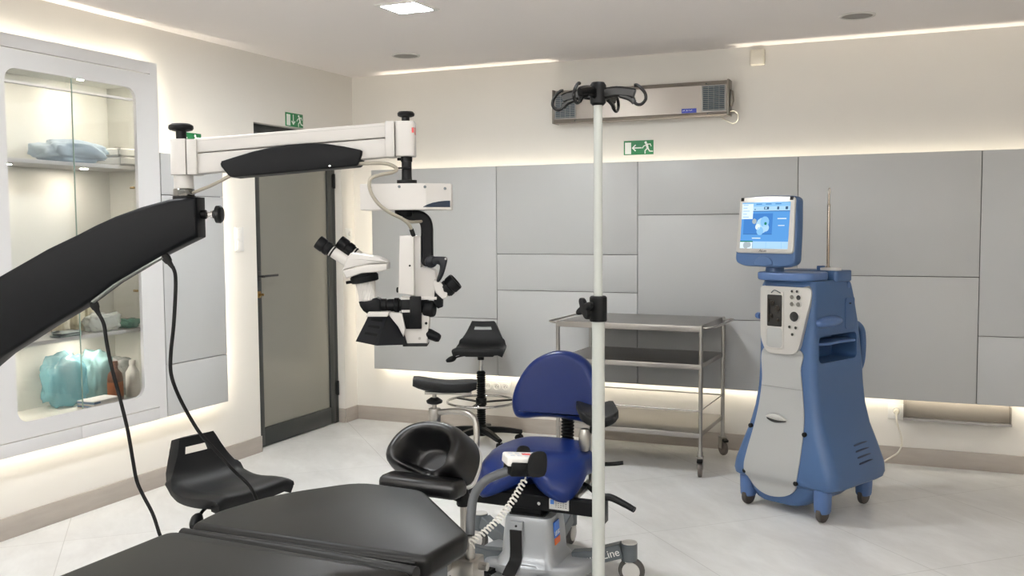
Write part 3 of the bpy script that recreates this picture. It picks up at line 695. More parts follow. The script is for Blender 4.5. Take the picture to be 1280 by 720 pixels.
def stool(label, loc, rz, sz):
    t = thing('work_stool', label, 'stool', loc, rz, 'black moulded work stools')
    s = seat_shell(t); s.location = (0, 0, sz)
    bm = NB(); box(bm, (0, 0, sz - 0.046), (0.2, 0.2, 0.024), 0.008); prof(bm, (0, 0, sz - 0.09), (0, 0, 1), [(0, 0.022), (0.03, 0.024), (0.04, 0.035)], 20); obj('seat_plate', bm, M_BLACK, t)
    bm = NB(); tube(bm, [(-0.05, -0.02, sz - 0.05), (-0.13, -0.05, sz - 0.058), (-0.17, -0.075, sz - 0.068)], 0.006, 10); tube(bm, [(-0.165, -0.07, sz - 0.066), (-0.19, -0.085, sz - 0.074), (-0.225, -0.105, sz - 0.086)], lambda q: 0.009 + 0.012 * math.sin(PI * min(1, q * 0.95 + .05)) ** 0.8, 12); obj('height_lever', bm, M_BLACK, t)
    top = sz - 0.17
    bm = NB(); cyl(bm, (0, 0, top - 0.02), (0, 0, sz - 0.06), 0.014, n=20); obj('gas_piston', bm, M_CHROME, t)
    bm = NB(); pr = [(0.10, 0.024)]
    z = 0.12
    while z < top - 0.01:
        pr += [(z, 0.024), (z + 0.006, 0.032), (z + 0.010, 0.032)]; z += 0.015
    pr += [(top, 0.026), (top + 0.004, 0.018)]
    prof(bm, (0, 0, 0), (0, 0, 1), pr, 24); obj('bellows', bm, M_BLACK, t)
    rz_ = 0.292
    bm = NB(); tube(bm, [(0.235 * math.cos(a * PI / 12), 0.235 * math.sin(a * PI / 12), rz_) for a in range(24)], 0.009, 12, 2, True); obj('foot_ring', bm, M_CHROME, t)
    bm = NB(); cyl(bm, (0, 0, rz_ - 0.025), (0, 0, rz_ + 0.025), 0.038, bev=0.004)
    for k in range(3): a = k * 2 * PI / 3 + 0.4; strip(bm, [(0.03 * math.cos(a), 0.03 * math.sin(a), rz_ - 0.004), (0.230 * math.cos(a), 0.230 * math.sin(a), rz_ - 0.002)], 0.03, 0.010, bev=0.002)
    obj('ring_bracket', bm, M_BLACK, t)
    bm = NB(); prof(bm, (0, 0, 0.055), (0, 0, 1), [(0, 0.035), (0.01, 0.045), (0.055, 0.042), (0.075, 0.03)], 24); obj('base_hub', bm, M_BLACK, t)
    for k in range(5):
        a = k * 2 * PI / 5 + 0.25; ca, sa = math.cos(a), math.sin(a)
        bm = NB(); strip(bm, [(0.03 * ca, 0.03 * sa, 0.095), (0.15 * ca, 0.15 * sa, 0.088), (0.25 * ca, 0.25 * sa, 0.073), (0.285 * ca, 0.285 * sa, 0.070)], lambda q: 0.05 - 0.016 * q, lambda q: 0.045 - 0.02 * q, 4, bev=0.008); leg = obj('leg', bm, M_BLACK, t)
        bm = NB(); X, Yp = 0.275 * ca, 0.275 * sa; b2 = a + 0.9; ax = Vector((math.cos(b2), math.sin(b2), 0)); c0 = Vector((X, Yp, 0.025)) + Vector((-ax.y, ax.x, 0)) * 0.012
        cyl(bm, (X, Yp, 0.04), (X, Yp, 0.068), 0.007, n=10)
        for s in (-1, 1): prof(bm, c0 + ax * (s * 0.013 - 0.008), ax, [(0, 0.020), (0.002, 0.025), (0.014, 0.025), (0.016, 0.020)], 20)
        prof(bm, c0 - ax * 0.006, ax, [(0, 0.020), (0.012, 0.020)], 16); obj('castor', bm, M_RUBBER, leg)
    return t
stool('black moulded stool with chrome foot ring standing against the back wall', (1.275, -0.43, 0), math.radians(18), 0.672)
stool('black moulded stool in the left foreground between the left wall and the bed', (1.745, -3.675, 0), math.radians(80), 0.574)

# ------------------------------------------------------------------ blue surgeon chair
ch = thing('surgeon_chair', 'blue padded surgeon chair on grey wheeled base with armrests', 'chair', (2.57, -2.58, 0), math.radians(2))
# saddle seat
bm = NB(); NR, NA = 14, 72; rings = []
def seat_r(a):
    c, s = math.cos(a), math.sin(a)
    r = 1 / ((abs(c) / 0.262) ** 2.3 + (abs(s) / 0.235) ** 2.3) ** (1 / 2.3)
    d = (a + PI / 2 + PI) % (2 * PI) - PI
    return r * (1 - 0.40 * math.exp(-(d / 0.30) ** 2)) * (1 + 0.15 * math.exp(-((abs(d) - 0.72) / 0.30) ** 2)) * (1 - 0.09 * math.exp(-((abs(d) - 1.45) / 0.28) ** 2))
def seat_top(x, y):
    z = 0.535 + 0.10 * max(0, y) * 0.5
    f = max(0, -y - 0.0)
    z -= 1.75 * f ** 2 * (0.55 + 3.2 * abs(x))
    z -= 0.55 * max(0, abs(x) - 0.12) ** 1.5
    return z
TH = 0.082
for i in range(NR + 1):
    u = i / NR
    if u < 0.72: k = u / 0.72 * 0.86; dz = 0
    else:
        w = (u - 0.72) / 0.28 * PI; k = 0.86 + 0.14 * math.sin(w / 2) if w < PI / 2 * 2 and w <= PI / 1 else 1
        k = 0.86 + 0.14 * math.sin(min(w, PI - 0.35)); dz = -(1 - math.cos(w)) / 2 * TH
    ring = []
    for j in range(NA):
        a = 2 * PI * j / NA; r = seat_r(a) * max(k, 0.002); x, y = r * math.cos(a) - 0.012, r * math.sin(a)
        ring.append((x, y, seat_top(x, y) + dz))
    rings.append(ring)
loft(bm, rings); obj('seat_pad', bm, M_BLUEC, ch, ang=60)
bm = NB(); rr = []
for k, zz in ((0.78, -TH + 0.014), (0.82, -TH - 0.002), (0.55, -TH - 0.012)):
    rr.append([(seat_r(2 * PI * j / NA) * k * math.cos(2 * PI * j / NA), seat_r(2 * PI * j / NA) * k * math.sin(2 * PI * j / NA), seat_top(seat_r(2 * PI * j / NA) * k * math.cos(2 * PI * j / NA), seat_r(2 * PI * j / NA) * k * math.sin(2 * PI * j / NA)) + zz) for j in range(NA)])
loft(bm, rr); obj('seat_shell', bm, mat('grey seat shell', (120, 122, 124), 0.5), ch)
# backrest
bo = smooth2([(-0.165, 0.0), (-0.198, 0.028), (-0.205, 0.09), (-0.178, 0.175), (-0.12, 0.255), (-0.03, 0.300), (0.05, 0.300), (0.125, 0.265), (0.172, 0.19), (0.196, 0.09), (0.190, 0.022), (0.160, -0.004), (0.05, 0.010), (-0.06, 0.012)], 5)
bm = NB(); rings = []
for off, t in ((0.012, 0.0), (0.004, 0.004), (0.0, 0.018), (0.0, 0.036), (0.003, 0.048), (0.009, 0.058), (0.017, 0.0645), (0.026, 0.067), (0.034, 0.067)):
    rings.append([(a, -t - 0.25 * a * a * 1.5, b) for a, b in (inset(bo, off) if off else bo)])
loft(bm, rings)
xform(bm, Matrix.Translation((-0.012, 0.285, 0.606)) @ Matrix.Scale(1.06, 4) @ Matrix.Rotation(math.radians(-8), 4, 'X'))
obj('backrest', bm, M_BLUEC, ch, ang=60)
bm = NB(); pr = []; z = 0
while z < 0.22: pr += [(z, 0.024), (z + 0.006, 0.031), (z + 0.010, 0.031)]; z += 0.015
prof(bm, (0.03, 0.262, 0.46), Vector((0, 0.09, 1)), pr, 20); strip(bm, [(0.03, 0.05, 0.41), (0.03, 0.2, 0.405), (0.03, 0.262, 0.43), (0.03, 0.268, 0.48)], 0.05, 0.012, 3, up=(0, 0.3, 1)); obj('back_column', bm, M_BLACK, ch)
# cross beam
bm = NB(); strip(bm, [(-0.345, -0.145, 0.352), (0.315, -0.19, 0.352)], 0.045, 0.062, bev=0.004); strip(bm, [(-0.05, -0.16, 0.345), (-0.03, 0.0, 0.345), (0.0, 0.1, 0.40)], 0.18, 0.035, 3, bev=0.004)
beam = obj('cross_beam', bm, M_SCOPEB, ch)
bm = NB(); ang = math.atan2(-0.045, 0.66)
box(bm, (0.145, -0.2025, 0.357), (0.088, 0.003, 0.044), 0.001, rot=(0, 0, ang)); pl_ = obj('rating_plate', bm, mat('silver plate', (190, 190, 186), 0.35, metal=0.4), beam)
bm = NB(); box(bm, (0.115, -0.2025, 0.366), (0.016, 0.0036, 0.018), 0.0, rot=(0, 0, ang)); obj('plate_logo', bm, mat('plate logo blue', (60, 110, 180), 0.5), pl_)
bm = NB()
for r in range(4):
    for k in range(5): box(bm, (0.132 + k * 0.011, -0.2045 - k * 0.0007, 0.371 - r * 0.008), (0.007 if (k + r) % 3 else 0.004, 0.002, 0.002), 0.0, rot=(0, 0, ang))
obj('plate_print', bm, mat('print grey', (70, 70, 70), 0.6), pl_)
for x in (-0.05, 0.055):
    bm = NB(); cyl(bm, (x, -0.165 - 0.068 * (x + 0.345), 0.352), (x, -0.172 - 0.068 * (x + 0.345), 0.352), 0.007, n=12); obj('beam_bolt', bm, M_CHROME, beam)
# clamp at the right end with lever
bm = NB(); bx(bm, 0.31, 0.345, -0.225, -0.165, 0.30, 0.41, 0.003); tube(bm, [(0.335, -0.2, 0.405), (0.37, -0.215, 0.412), (0.43, -0.235, 0.397), (0.475, -0.25, 0.382)], lambda q: 0.016 - 0.004 * q, 12); obj('clamp_lever', bm, M_BLACK, ch)
bm = NB(); tube(bm, [(0.12, 0.0, 0.41), (0.2, -0.02, 0.40), (0.25, -0.03, 0.375), (0.31, -0.045, 0.36)], lambda q: 0.008 + 0.006 * q, 10); tube(bm, [(0.18, 0.1, 0.46), (0.27, 0.12, 0.462), (0.33, 0.13, 0.47)], 0.009, 10); obj('adjustment_lever', bm, M_BLACK, ch)
# lifting column housing
HX, HY = 0.0, -0.10
bm = NB(); rings = []
for z, a, b, r in ((0.085, 0.150, 0.140, 0.06), (0.10, 0.138, 0.128, 0.05), (0.125, 0.118, 0.112, 0.04), (0.20, 0.112, 0.106, 0.035), (0.268, 0.106, 0.100, 0.035), (0.285, 0.100, 0.094, 0.03), (0.288, 0.09, 0.085, 0.03)):
    rings.append([(HX + x, HY + y, z) for x, y in rrect(-a, a, -b, b, r, 5)])
loft(bm, rings); hs = obj('column_housing', bm, M_GREYHOUSE, ch)
bm = NB(); prism(bm, rrect(HX - 0.085, HX + 0.055, HY - 0.07, HY + 0.06, 0.01, 3), 0.285, 0.358, 'xy', 0.003); obj('lifting_column', bm, M_SCOPEB, ch)
bm = NB(); prism(bm, rrect(HX - 0.088, HX + 0.07, HY - 0.078, HY + 0.07, 0.01, 3), 0.286, 0.293, 'xy'); obj('column_gasket', bm, M_RUBBER, hs)
bm = NB(); bx(bm, HX - 0.068, HX - 0.012, HY - 0.118, HY - 0.09, 0.10, 0.27, 0.002); obj('front_cover_strip', bm, M_GREYHOUSE, hs)
bm = NB(); strip(bm, [(HX - 0.04, HY - 0.122, 0.235), (HX - 0.04, HY - 0.122, 0.12), (HX - 0.045, HY - 0.16, 0.085), (HX - 0.05, HY - 0.19, 0.06)], 0.052, 0.008, 3, up=(0, -1, 0.2)); cyl(bm, (HX - 0.04, HY - 0.117, 0.252), (HX - 0.04, HY - 0.121, 0.252), 0.005, n=10); obj('cable_sleeve', bm, M_RUBBER, hs)
# maker sticker on the right front of the housing
sM = Matrix.Translation((HX + 0.1135, HY - 0.035, 0.213)) @ Matrix.Rotation(math.radians(90), 4, 'Z') @ Matrix.Rotation(math.radians(-4), 4, 'X')
def flat(w, h, x=0, z=0, t=0.0012):
    bm = NB(); bx(bm, x - w / 2, x + w / 2, -t, 0.004, z - h / 2, z + h / 2); return bm
bm = flat(0.062, 0.066, 0, 0.020); xform(bm, sM); st = obj('maker_sticker', bm, mat('sticker blue', (20, 96, 190), 0.4), hs, 'blue sticker with white letters')
bm = flat(0.062, 0.026, 0, -0.029); xform(bm, sM); obj('sticker_band', bm, mat('sticker orange', (226, 104, 22), 0.4), st)
lettering('UFSK', 0.027, M_SIGNW, st, sM @ TM((0, -0.0016, 0.004)))
# platform and legs
bm = NB(); prism(bm, smooth2([(-0.26, -0.09), (-0.2, -0.2), (0.0, -0.245), (0.2, -0.2), (0.26, -0.08), (0.23, 0.05), (0.1, 0.10), (-0.1, 0.10), (-0.23, 0.05)], 4), 0.045, 0.098, 'xy', 0.012, 0.02); obj('base_platform', bm, M_GREYHOUSE, ch)
for s in (-1, 1):
    bm = NB(); prof(bm, (s * 0.13 - 0.05, -0.285, 0.025), (0, 0, 1), [(0, 0.05), (0.015, 0.05), (0.028, 0.042), (0.03, 0.0)], 24); strip(bm, [(s * 0.13 - 0.05, -0.285, 0.04), (s * 0.1 - 0.03, -0.19, 0.06)], 0.03, 0.02); obj('foot_pedal', bm, M_BLACK, ch)
for k in range(4):
    a = math.radians((2, 88, 152, 212)[k]); ca, sa = math.cos(a), math.sin(a)
    def L(r, z, w=0): return (ca * r - sa * w, -0.05 + sa * r + ca * w, z)
    R1 = 0.40
    bm = NB(); strip(bm, [L(0.16, 0.085), L(0.24, 0.098), L(R1 - 0.03, 0.142)], 0.055, 0.062, up=(0, 0, 1), bev=0.004); cyl(bm, L(R1, 0.100), L(R1, 0.172), 0.034, n=24); leg = obj('leg', bm, M_DKGREY, ch)
    bm = NB(); cyl(bm, L(R1, 0.1725), L(R1, 0.178), 0.033, n=24, bev=0.002); obj('end_cap', bm, mat('light grey cap', (190, 188, 184), 0.5), leg)
    bm = NB(); ax = Vector((-sa, ca, 0)); c0 = Vector(L(R1 + 0.01, 0.056))
    prof(bm, c0 - ax * 0.012, ax, [(0, 0.040), (0.002, 0.053), (0.006, 0.056), (0.018, 0.056), (0.022, 0.053), (0.024, 0.040)], 28); w_ = obj('castor', bm, mat('dark tyre', (64, 62, 60), 0.55), leg)
    for s in (-1, 1): bm = NB(); prof(bm, c0 + ax * (s * 0.015) - ax * 0.003, ax, [(0, 0.034), (0.002, 0.038), (0.004, 0.038), (0.006, 0.034)], 24); obj('hub_cap', bm, mat('light grey cap', (190, 188, 184), 0.5), leg)
    bm = NB(); cyl(bm, L(R1, 0.09), L(R1, 0.115), 0.02, n=14); obj('castor_stem', bm, MATS['light grey cap'], leg)
    if k == 0:
        slope = math.degrees(math.atan2(0.044, 0.13))
        lettering('surgiLine', 0.046, mat('white print', (215, 215, 212), 0.5), leg, Matrix.Translation(L(0.285, 0.112, -0.0285)) @ Matrix.Rotation(a, 4, 'Z') @ Matrix.Rotation(math.radians(-slope), 4, 'Y') @ Matrix.Rotation(PI / 2, 4, 'X'), 0.0008)
# armrests
def arm_pad(bm, c, L_, W, ry, curve=0.02):
    rings = []
    for i in range(13):
        u = -1 + i / 6; x = u * L_ / 2; e = 1 - 0.25 * abs(u) ** 6
        zc = curve * (abs(u) ** 1.6) - 0.010 * (abs(u) > 2)
        rings.append([(x, y * e, z * e + zc) for y, z in rrect(-W / 2, W / 2, -0.024, 0.022, 0.016, 4)])
    n0 = len(bm.verts); loft(bm, rings)
    bm.verts.ensure_lookup_table(); xform(bm, Matrix.Translation(c) @ Euler(ry).to_matrix().to_4x4(), bm.verts[n0:])
bm = NB(); arm_pad(bm, (-0.455, -0.02, 0.790), 0.285, 0.13, (math.radians(0), math.radians(4), math.radians(24)), 0.016); ar = obj('armrest', bm, M_PU, ch, 'raised left armrest pad', ang=50)
bm = NB(); box(bm, (-0.44, -0.015, 0.762), (0.21, 0.08, 0.010), 0.002, rot=(0, 0.03, math.radians(24))); cyl(bm, (-0.50, -0.035, 0.60), (-0.50, -0.035, 0.69), 0.027, n=24, bev=0.002); cyl(bm, (-0.50, -0.035, 0.69), (-0.50, -0.035, 0.76), 0.010, n=12)
tube(bm, [(-0.475, -0.035, 0.672), (-0.40, -0.045, 0.684), (-0.325, -0.055, 0.680), (-0.285, -0.065, 0.640), (-0.275, -0.09, 0.52), (-0.275, -0.145, 0.40)], 0.014, 14, 6); obj('armrest_bracket', bm, M_STEEL, ar)
bm = NB(); prof(bm, (-0.50, -0.035, 0.708), (0, 0, 1), [(0, 0.02), (0.006, 0.035), (0.016, 0.038), (0.022, 0.03), (0.03, 0.018)], 12); obj('armrest_knob', bm, M_BLACK, ar); bm = NB(); tube(bm, [(-0.50, -0.035, 0.60), (-0.505, -0.04, 0.575), (-0.53, -0.05, 0.558), (-0.58, -0.07, 0.545)], 0.010, 10); cyl(bm, (-0.545, -0.06, 0.552), (-0.545, -0.06, 0.615), 0.010, n=10); obj('armrest_lever', bm, M_BLACK, ar)
bm = NB(); arm_pad(bm, (0.215, 0.115, 0.672), 0.165, 0.28, (math.radians(2), 0, math.radians(22)), 0.030); ar = obj('armrest', bm, M_PU, ch, 'right armrest pad', ang=50)
bm = NB(); cyl(bm, (0.20, 0.08, 0.38), (0.20, 0.08, 0.60), 0.013, n=14); prof(bm, (0.185, 0.03, 0.585), (0, 0, 1), [(-0.05, 0.018), (-0.02, 0.026), (0.02, 0.026), (0.045, 0.018)], 18); strip(bm, [(0.20, 0.08, 0.39), (0.2, -0.16, 0.385)], 0.03, 0.02); obj('armrest_bracket', bm, M_STEEL, ar)
bm = NB(); cyl(bm, (0.205, 0.09, 0.598), (0.212, 0.11, 0.655), 0.020, n=14); obj('armrest_knob', bm, M_BLACK, ar)

# ------------------------------------------------------------------ operating table (bed)
bed = thing('operating_table', 'black padded operating bed with a raised concave headrest in the foreground', 'operating table', (2.70, -4.53, 0), 0)
BW = 0.348
def cushion(name, outline, z0f, th, m, parent, e=0.016, label=None):
    """outline in xy, top at z0f(y), rounded edges"""
    bm = NB(); rings = []
    for off, dz in ((e, -th), (e * 0.3, -th + e * 0.3), (0, -th + e), (0, -e), (e * 0.08, -e * 0.6), (e * 0.3, -e * 0.3), (e * 0.6, -e * 0.09), (e, 0)):
        rings.append([(x, y, z0f(y) + dz) for x, y in (inset(outline, off) if off else outline)])
    loft(bm, rings); return obj(name, bm, m, parent, label, ang=50)
def rpoly(pts, r, n=4):
    out = []; m = len(pts)
    for i in range(m):
        a, b, c = Vector(pts[i - 1]), Vector(pts[i]), Vector(pts[(i + 1) % m])
        rr = r[i] if isinstance(r, (list, tuple)) else r
        d1 = (a - b).normalized(); d2 = (c - b).normalized(); k = min(rr, (a - b).length * 0.45, (c - b).length * 0.45)
        p, q = b + d1 * k, b + d2 * k
        for j in range(n + 1):
            t = j / n; out.append(tuple((1 - t) ** 2 * p + 2 * t * (1 - t) * b + t * t * q))
    return out
zs = lambda y: 0.742 + 0.075 * max(0, y)
back_out = rpoly([(-BW, 0.0), (BW, 0.0), (BW + 0.03, 0.17), (0.115, 0.42), (-0.10, 0.43), (-0.275, 0.27), (-BW, 0.10)], [0.02, 0.02, 0.03, 0.03, 0.06, 0.10, 0.06])
bs = cushion('back_section', back_out, zs, 0.056, M_LEATH, bed)
bm = NB(); P = [(x, y, zs(y) - 0.016) for x, y in inset(back_out, -0.0005)]
tube(bm, [(-BW + 0.03, -0.0005, 0.726), (BW - 0.03, -0.0005, 0.726)], 0.004, 8, 1); obj('piping', bm, M_LEATH, bs)
leg_out = rpoly([(-BW - 0.05, -1.30), (BW, -1.30), (BW, -0.065), (-BW - 0.035, -0.030)], [0.05, 0.05, 0.02, 0.05])
cushion('leg_section', leg_out, lambda y: 0.735, 0.075, M_LEATH, bed, e=0.022)
bm = NB(); tube(bm, [(-BW - 0.012, -0.014, 0.716), (0, -0.030, 0.720), (BW - 0.004, -0.044, 0.718)], 0.018, 12); obj('joint_roll', bm, M_LEATH, bed)
bm = NB(); bx(bm, -BW + 0.03, BW - 0.02, -1.25, -0.07, 0.625, 0.655, 0.003)
prism(bm, inset(back_out, 0.05), 0.640, 0.690, 'xy', 0.003)
bx(bm, BW - 0.05, BW - 0.02, -1.2, 0.06, 0.60, 0.64, 0.002); obj('table_frame', bm, M_DKGREY, bed)
bm = NB(); strip(bm, [(BW - 0.07, -0.50, 0.626), (BW - 0.07, 0.06, 0.626), (0.265, 0.34, 0.626)], 0.010, 0.028, bev=0.002)
for y in (-0.40, -0.15, 0.0): cyl(bm, (BW - 0.10, y, 0.626), (BW - 0.07, y, 0.626), 0.009, n=12)
obj('side_rail', bm, M_STEEL, bed)
bm = NB(); bx(bm, -BW + 0.002, -BW + 0.012, -0.50, 0.06, 0.612, 0.640, 0.002)
for y in (-0.40, -0.15, 0.03): cyl(bm, (-BW + 0.005, y, 0.626), (-BW + 0.035, y, 0.626), 0.009, n=12)
obj('side_rail', bm, M_STEEL, bed)
bm = NB(); prism(bm, rrect(-0.16, 0.16, -0.75, -0.35, 0.04), 0.16, 0.60, 'xy', 0.01); prism(bm, rrect(-0.12, 0.12, -0.71, -0.39, 0.03), 0.59, 0.63, 'xy', 0.005); obj('lift_column', bm, M_GREYHOUSE, bed)
bm = NB(); prism(bm, rrect(-0.27, 0.27, -1.10, -0.12, 0.08), 0.10, 0.17, 'xy', 0.02); bp = obj('table_base', bm, M_GREYHOUSE, bed)
for sx in (-1, 1):
    for y in (-1.02, -0.20):
        bm = NB(); prof(bm, (sx * 0.23 - 0.014, y, 0.055), (1, 0, 0), [(0, 0.04), (0.002, 0.053), (0.006, 0.055), (0.022, 0.055), (0.026, 0.053), (0.028, 0.04)], 24); cyl(bm, (sx * 0.23, y, 0.055), (sx * 0.23, y, 0.105), 0.014, n=12); obj('castor', bm, M_RUBBER, bp)
# clamp block and flexible holder arm on the right rail
bm = NB(); bx(bm, 0.268, 0.335, 0.275, 0.345, 0.575, 0.640, 0.004); bx(bm, 0.285, 0.325, 0.285, 0.335, 0.47, 0.575, 0.003); cyl(bm, (0.335, 0.315, 0.618), (0.358, 0.315, 0.618), 0.011, n=12); ck = obj('rail_clamp', bm, M_STEEL, bed)
ax0 = (0.314, 0.302)
bm = NB(); cyl(bm, (*ax0, 0.640), (*ax0, 0.702), 0.0125, n=18); obj('holder_socket', bm, M_STEEL, bed)
bm = NB(); arm_pts = [(*ax0, 0.70), (0.304, 0.330, 0.745), (0.292, 0.375, 0.785), (0.305, 0.413, 0.815), (0.343, 0.432, 0.836), (0.385, 0.452, 0.850)]
tube(bm, arm_pts, 0.0125, 14, 6); ha = obj('holder_arm', bm, mat('dark grey hose', (70, 72, 75), 0.45), bed)
HP = Vector((0.398, 0.462, 0.866)); HR = math.radians(38)
HM = Matrix.Translation(HP) @ Matrix.Rotation(HR, 4, 'Z') @ Matrix.Rotation(math.radians(5), 4, 'Y')
bm = NB()
bx(bm, -0.042, 0.042, -0.045, 0.045, -0.030, -0.006, 0.003); bx(bm, -0.042, 0.002, -0.045, -0.039, -0.030, 0.008, 0.002); bx(bm, -0.042, -0.036, -0.045, 0.03, -0.030, 0.004, 0.002)
prism(bm, smooth2([(0.004, -0.025), (0.050, -0.025), (0.054, 0.020), (0.044, 0.040), (0.016, 0.038), (0.003, 0.020)], 3), -0.050, -0.040, 'xz', 0.003)
prism(bm, smooth2([(-0.010, -0.012), (0.030, -0.012), (0.032, 0.024), (0.018, 0.036), (-0.004, 0.030)], 3), 0.040, 0.048, 'xz', 0.002)
xform(bm, HM); obj('handset_holder', bm, M_BLACK, bed)
# hand control with coiled cord lying in the holder
hc = thing('hand_control', 'white remote control with coiled cord lying in the black holder beside the headrest', 'remote control', bed.location + HP + Vector((0, 0, -0.005)), HR)
hb = NB(); prism(hb, rrect(-0.052, 0.045, -0.036, 0.036, 0.010, 4), 0.000, 0.026, 'xy', 0.004, 0.005); xform(hb, Matrix.Rotation(math.radians(5), 4, 'Y')); hbo = obj('case', hb, M_WPLAST, hc)
bm = NB()
for i in range(4):
    for j in (-1, 1): bx(bm, -0.040 + i * 0.019, -0.028 + i * 0.019, j * 0.014 - 0.007, j * 0.014 + 0.007, 0.0255, 0.0268, 0.0005)
xform(bm, Matrix.Rotation(math.radians(5), 4, 'Y')); obj('button', bm, mat('button grey', (200, 206, 214), 0.4), hc)
bm = NB(); bx(bm, -0.004, 0.020, -0.007, 0.007, 0.0262, 0.0276, 0.0004); xform(bm, Matrix.Rotation(math.radians(5), 4, 'Y')); obj('red_button', bm, mat('button red', (200, 60, 60), 0.4), hc)
inv = Matrix.Rotation(-HR, 4, 'Z') @ Matrix.Translation(-(HP + Vector((0, 0, -0.005))))
A = HP + Vector((0.012, -0.014, -0.044)); B = Vector((ax0[0] + 0.012, ax0[1] - 0.02, 0.690))
pts = []; T = 21; dv = (B - A); dd, uu, vv = basis(dv)
for i in range(T * 10 + 1):
    s = i / (T * 10); a = 2 * PI * T * s; sag = Vector((0.008, 0.0, -0.014)) * math.sin(PI * s)
    pts.append(A + dv * s + sag + (uu * math.cos(a) + vv * math.sin(a)) * 0.0078)
pts = [HP + Vector((0.006, -0.004, -0.031)), A + Vector((0.0, 0.006, 0.006))] + pts + [B + Vector((-0.004, 0.012, -0.006)), B + Vector((0.0, 0.02, -0.022))]
bm = NB(); tube(bm, pts, 0.0025, 7, 0); xform(bm, inv); obj('coiled_cord', bm, mat('white cord', (214, 211, 204), 0.45), hc)
# headrest
HB = Vector((0.082, 0.478, 0.758))
bm = NB(); prism(bm, rrect(-0.130, 0.130, -0.048, 0.035, 0.02, 4), -0.012, 0.036, 'xy', 0.012, 0.02); xform(bm, Matrix.Translation(HB + Vector((0, 0, 0.0))) @ Matrix.Rotation(math.radians(-3), 4, 'Z')); obj('neck_roll', bm, M_LEATH2, bed, ang=60)
NR, NA = 30, 72
def hr_out(a):
    c, s = math.cos(a), math.sin(a)
    if s >= 0: r = 1 / ((abs(c) / 0.140) ** 2.3 + (abs(s) / 0.120) ** 2.3) ** (1 / 2.3)
    else: r = 1 / ((abs(c) / 0.140) ** 4 + (abs(s) / 0.055) ** 4) ** 0.25
    return r
def hr_h(u, a):
    s = math.sin(a); c = math.cos(a)
    rim = 0.112 - 0.016 * max(0, s)
    if s < 0: rim = 0.030 + 0.082 * min(1, abs(c)) ** 3
    lo = 0.022
    if u < 0.74:
        q_ = min(1, max(0, (u - 0.34) / 0.40)); return lo + (rim - lo) * (q_ * q_ * (3 - 2 * q_))
    w = (u - 0.74) / 0.26
    return max(0.0, rim * (1 - w ** 3.2) ** 0.5) if w < 1 else 0
bm = NB(); rings = []
for i in range(NR + 1):
    u = max(0.01, i / NR); rings.append([(hr_out(2 * PI * j / NA) * u * math.cos(2 * PI * j / NA), hr_out(2 * PI * j / NA) * u * math.sin(2 * PI * j / NA) + 0.055, hr_h(u, 2 * PI * j / NA)) for j in range(NA)])
loft(bm, rings)
HRM = Matrix.Translation(HB + Vector((-0.022, 0.088, -0.012))) @ Matrix.Rotation(math.radians(-8), 4, 'Z') @ Matrix.Rotation(math.radians(52), 4, 'X')
xform(bm, HRM); hp = obj('headrest', bm, M_LEATH2, bed, ang=70)
bm = NB(); ol = [(hr_out(2 * PI * j / NA) * 1.03 * math.cos(2 * PI * j / NA), hr_out(2 * PI * j / NA) * 1.03 * math.sin(2 * PI * j / NA) + 0.05) for j in range(NA)]
prism(bm, ol, -0.012, -0.001, 'xy', 0.002); xform(bm, HRM); obj('headrest_plate', bm, mat('pale aluminium', (200, 198, 194), 0.35, metal=0.6), hp)
bm = NB(); cyl(bm, HB + Vector((0.10, 0.055, -0.20)), HB + Vector((0.10, 0.055, -0.05)), 0.010, n=16); obj('headrest_post', bm, M_STEEL, bed)
bm = NB(); prof(bm, HB + Vector((0.10, 0.055, -0.055)), (0, 0, 1), [(0, 0.018), (0.004, 0.020), (0.03, 0.020), (0.045, 0.015)], 18); strip(bm, [HB + Vector((0.10, 0.055, -0.03)), HB + Vector((0.02, 0.06, -0.012)), HB + Vector((0, 0.05, 0.0))], 0.05, 0.018); strip(bm, [HB + Vector((0.10, 0.055, -0.19)), HB + Vector((0.10, -0.12, -0.175))], 0.035, 0.025); obj('headrest_joint', bm, M_BLACK, bed)

# ------------------------------------------------------------------ drip stand
iv = thing('drip_stand', 'pale grey drip pole with four black hooks standing right of the bed', 'drip stand', (3.325, -4.10, 0), math.radians(23))
bm = NB(); cyl(bm, (0, 0, 0.10), (0, 0, 1.295), 0.0165, n=28); obj('lower_pole', bm, M_POLE, iv)
bm = NB(); cyl(bm, (0, 0, 1.25), (0, 0, 1.83), 0.0112, n=24); obj('upper_pole', bm, M_POLE, iv)
bm = NB(); prof(bm, (0, 0, 1.262), (0, 0, 1), [(0, 0.021), (0.003, 0.0225), (0.062, 0.0225), (0.066, 0.019), (0.066, 0.0115)], 28); obj('clamp_collar', bm, M_BLACK, iv)
bm = NB(); cyl(bm, (-0.015, -0.010, 1.298), (-0.030, -0.022, 1.298), 0.009, n=14)
st = []
for i in range(40):
    a = 2 * PI * i / 40; st.append(((0.022 + 0.008 * math.cos(4 * a)) * math.cos(a + 0.5), (0.022 + 0.008 * math.cos(4 * a)) * math.sin(a + 0.5)))
n0 = len(bm.verts); prism(bm, st, -0.007, 0.009, 'xy', 0.004); bm.verts.ensure_lookup_table()
xform(bm, Matrix.Translation((-0.036, -0.028, 1.298)) @ Vector((-0.75, -0.6, 0.05)).to_track_quat('Z', 'Y').to_matrix().to_4x4(), bm.verts[n0:]); obj('star_knob', bm, M_BLACK, iv)
bm = NB(); prof(bm, (0, 0, 1.813), (0, 0, 1), [(0, 0.014), (0.006, 0.020), (0.05, 0.021), (0.058, 0.016), (0.060, 0.0)], 24); obj('hook_hub', bm, M_BLACK, iv)
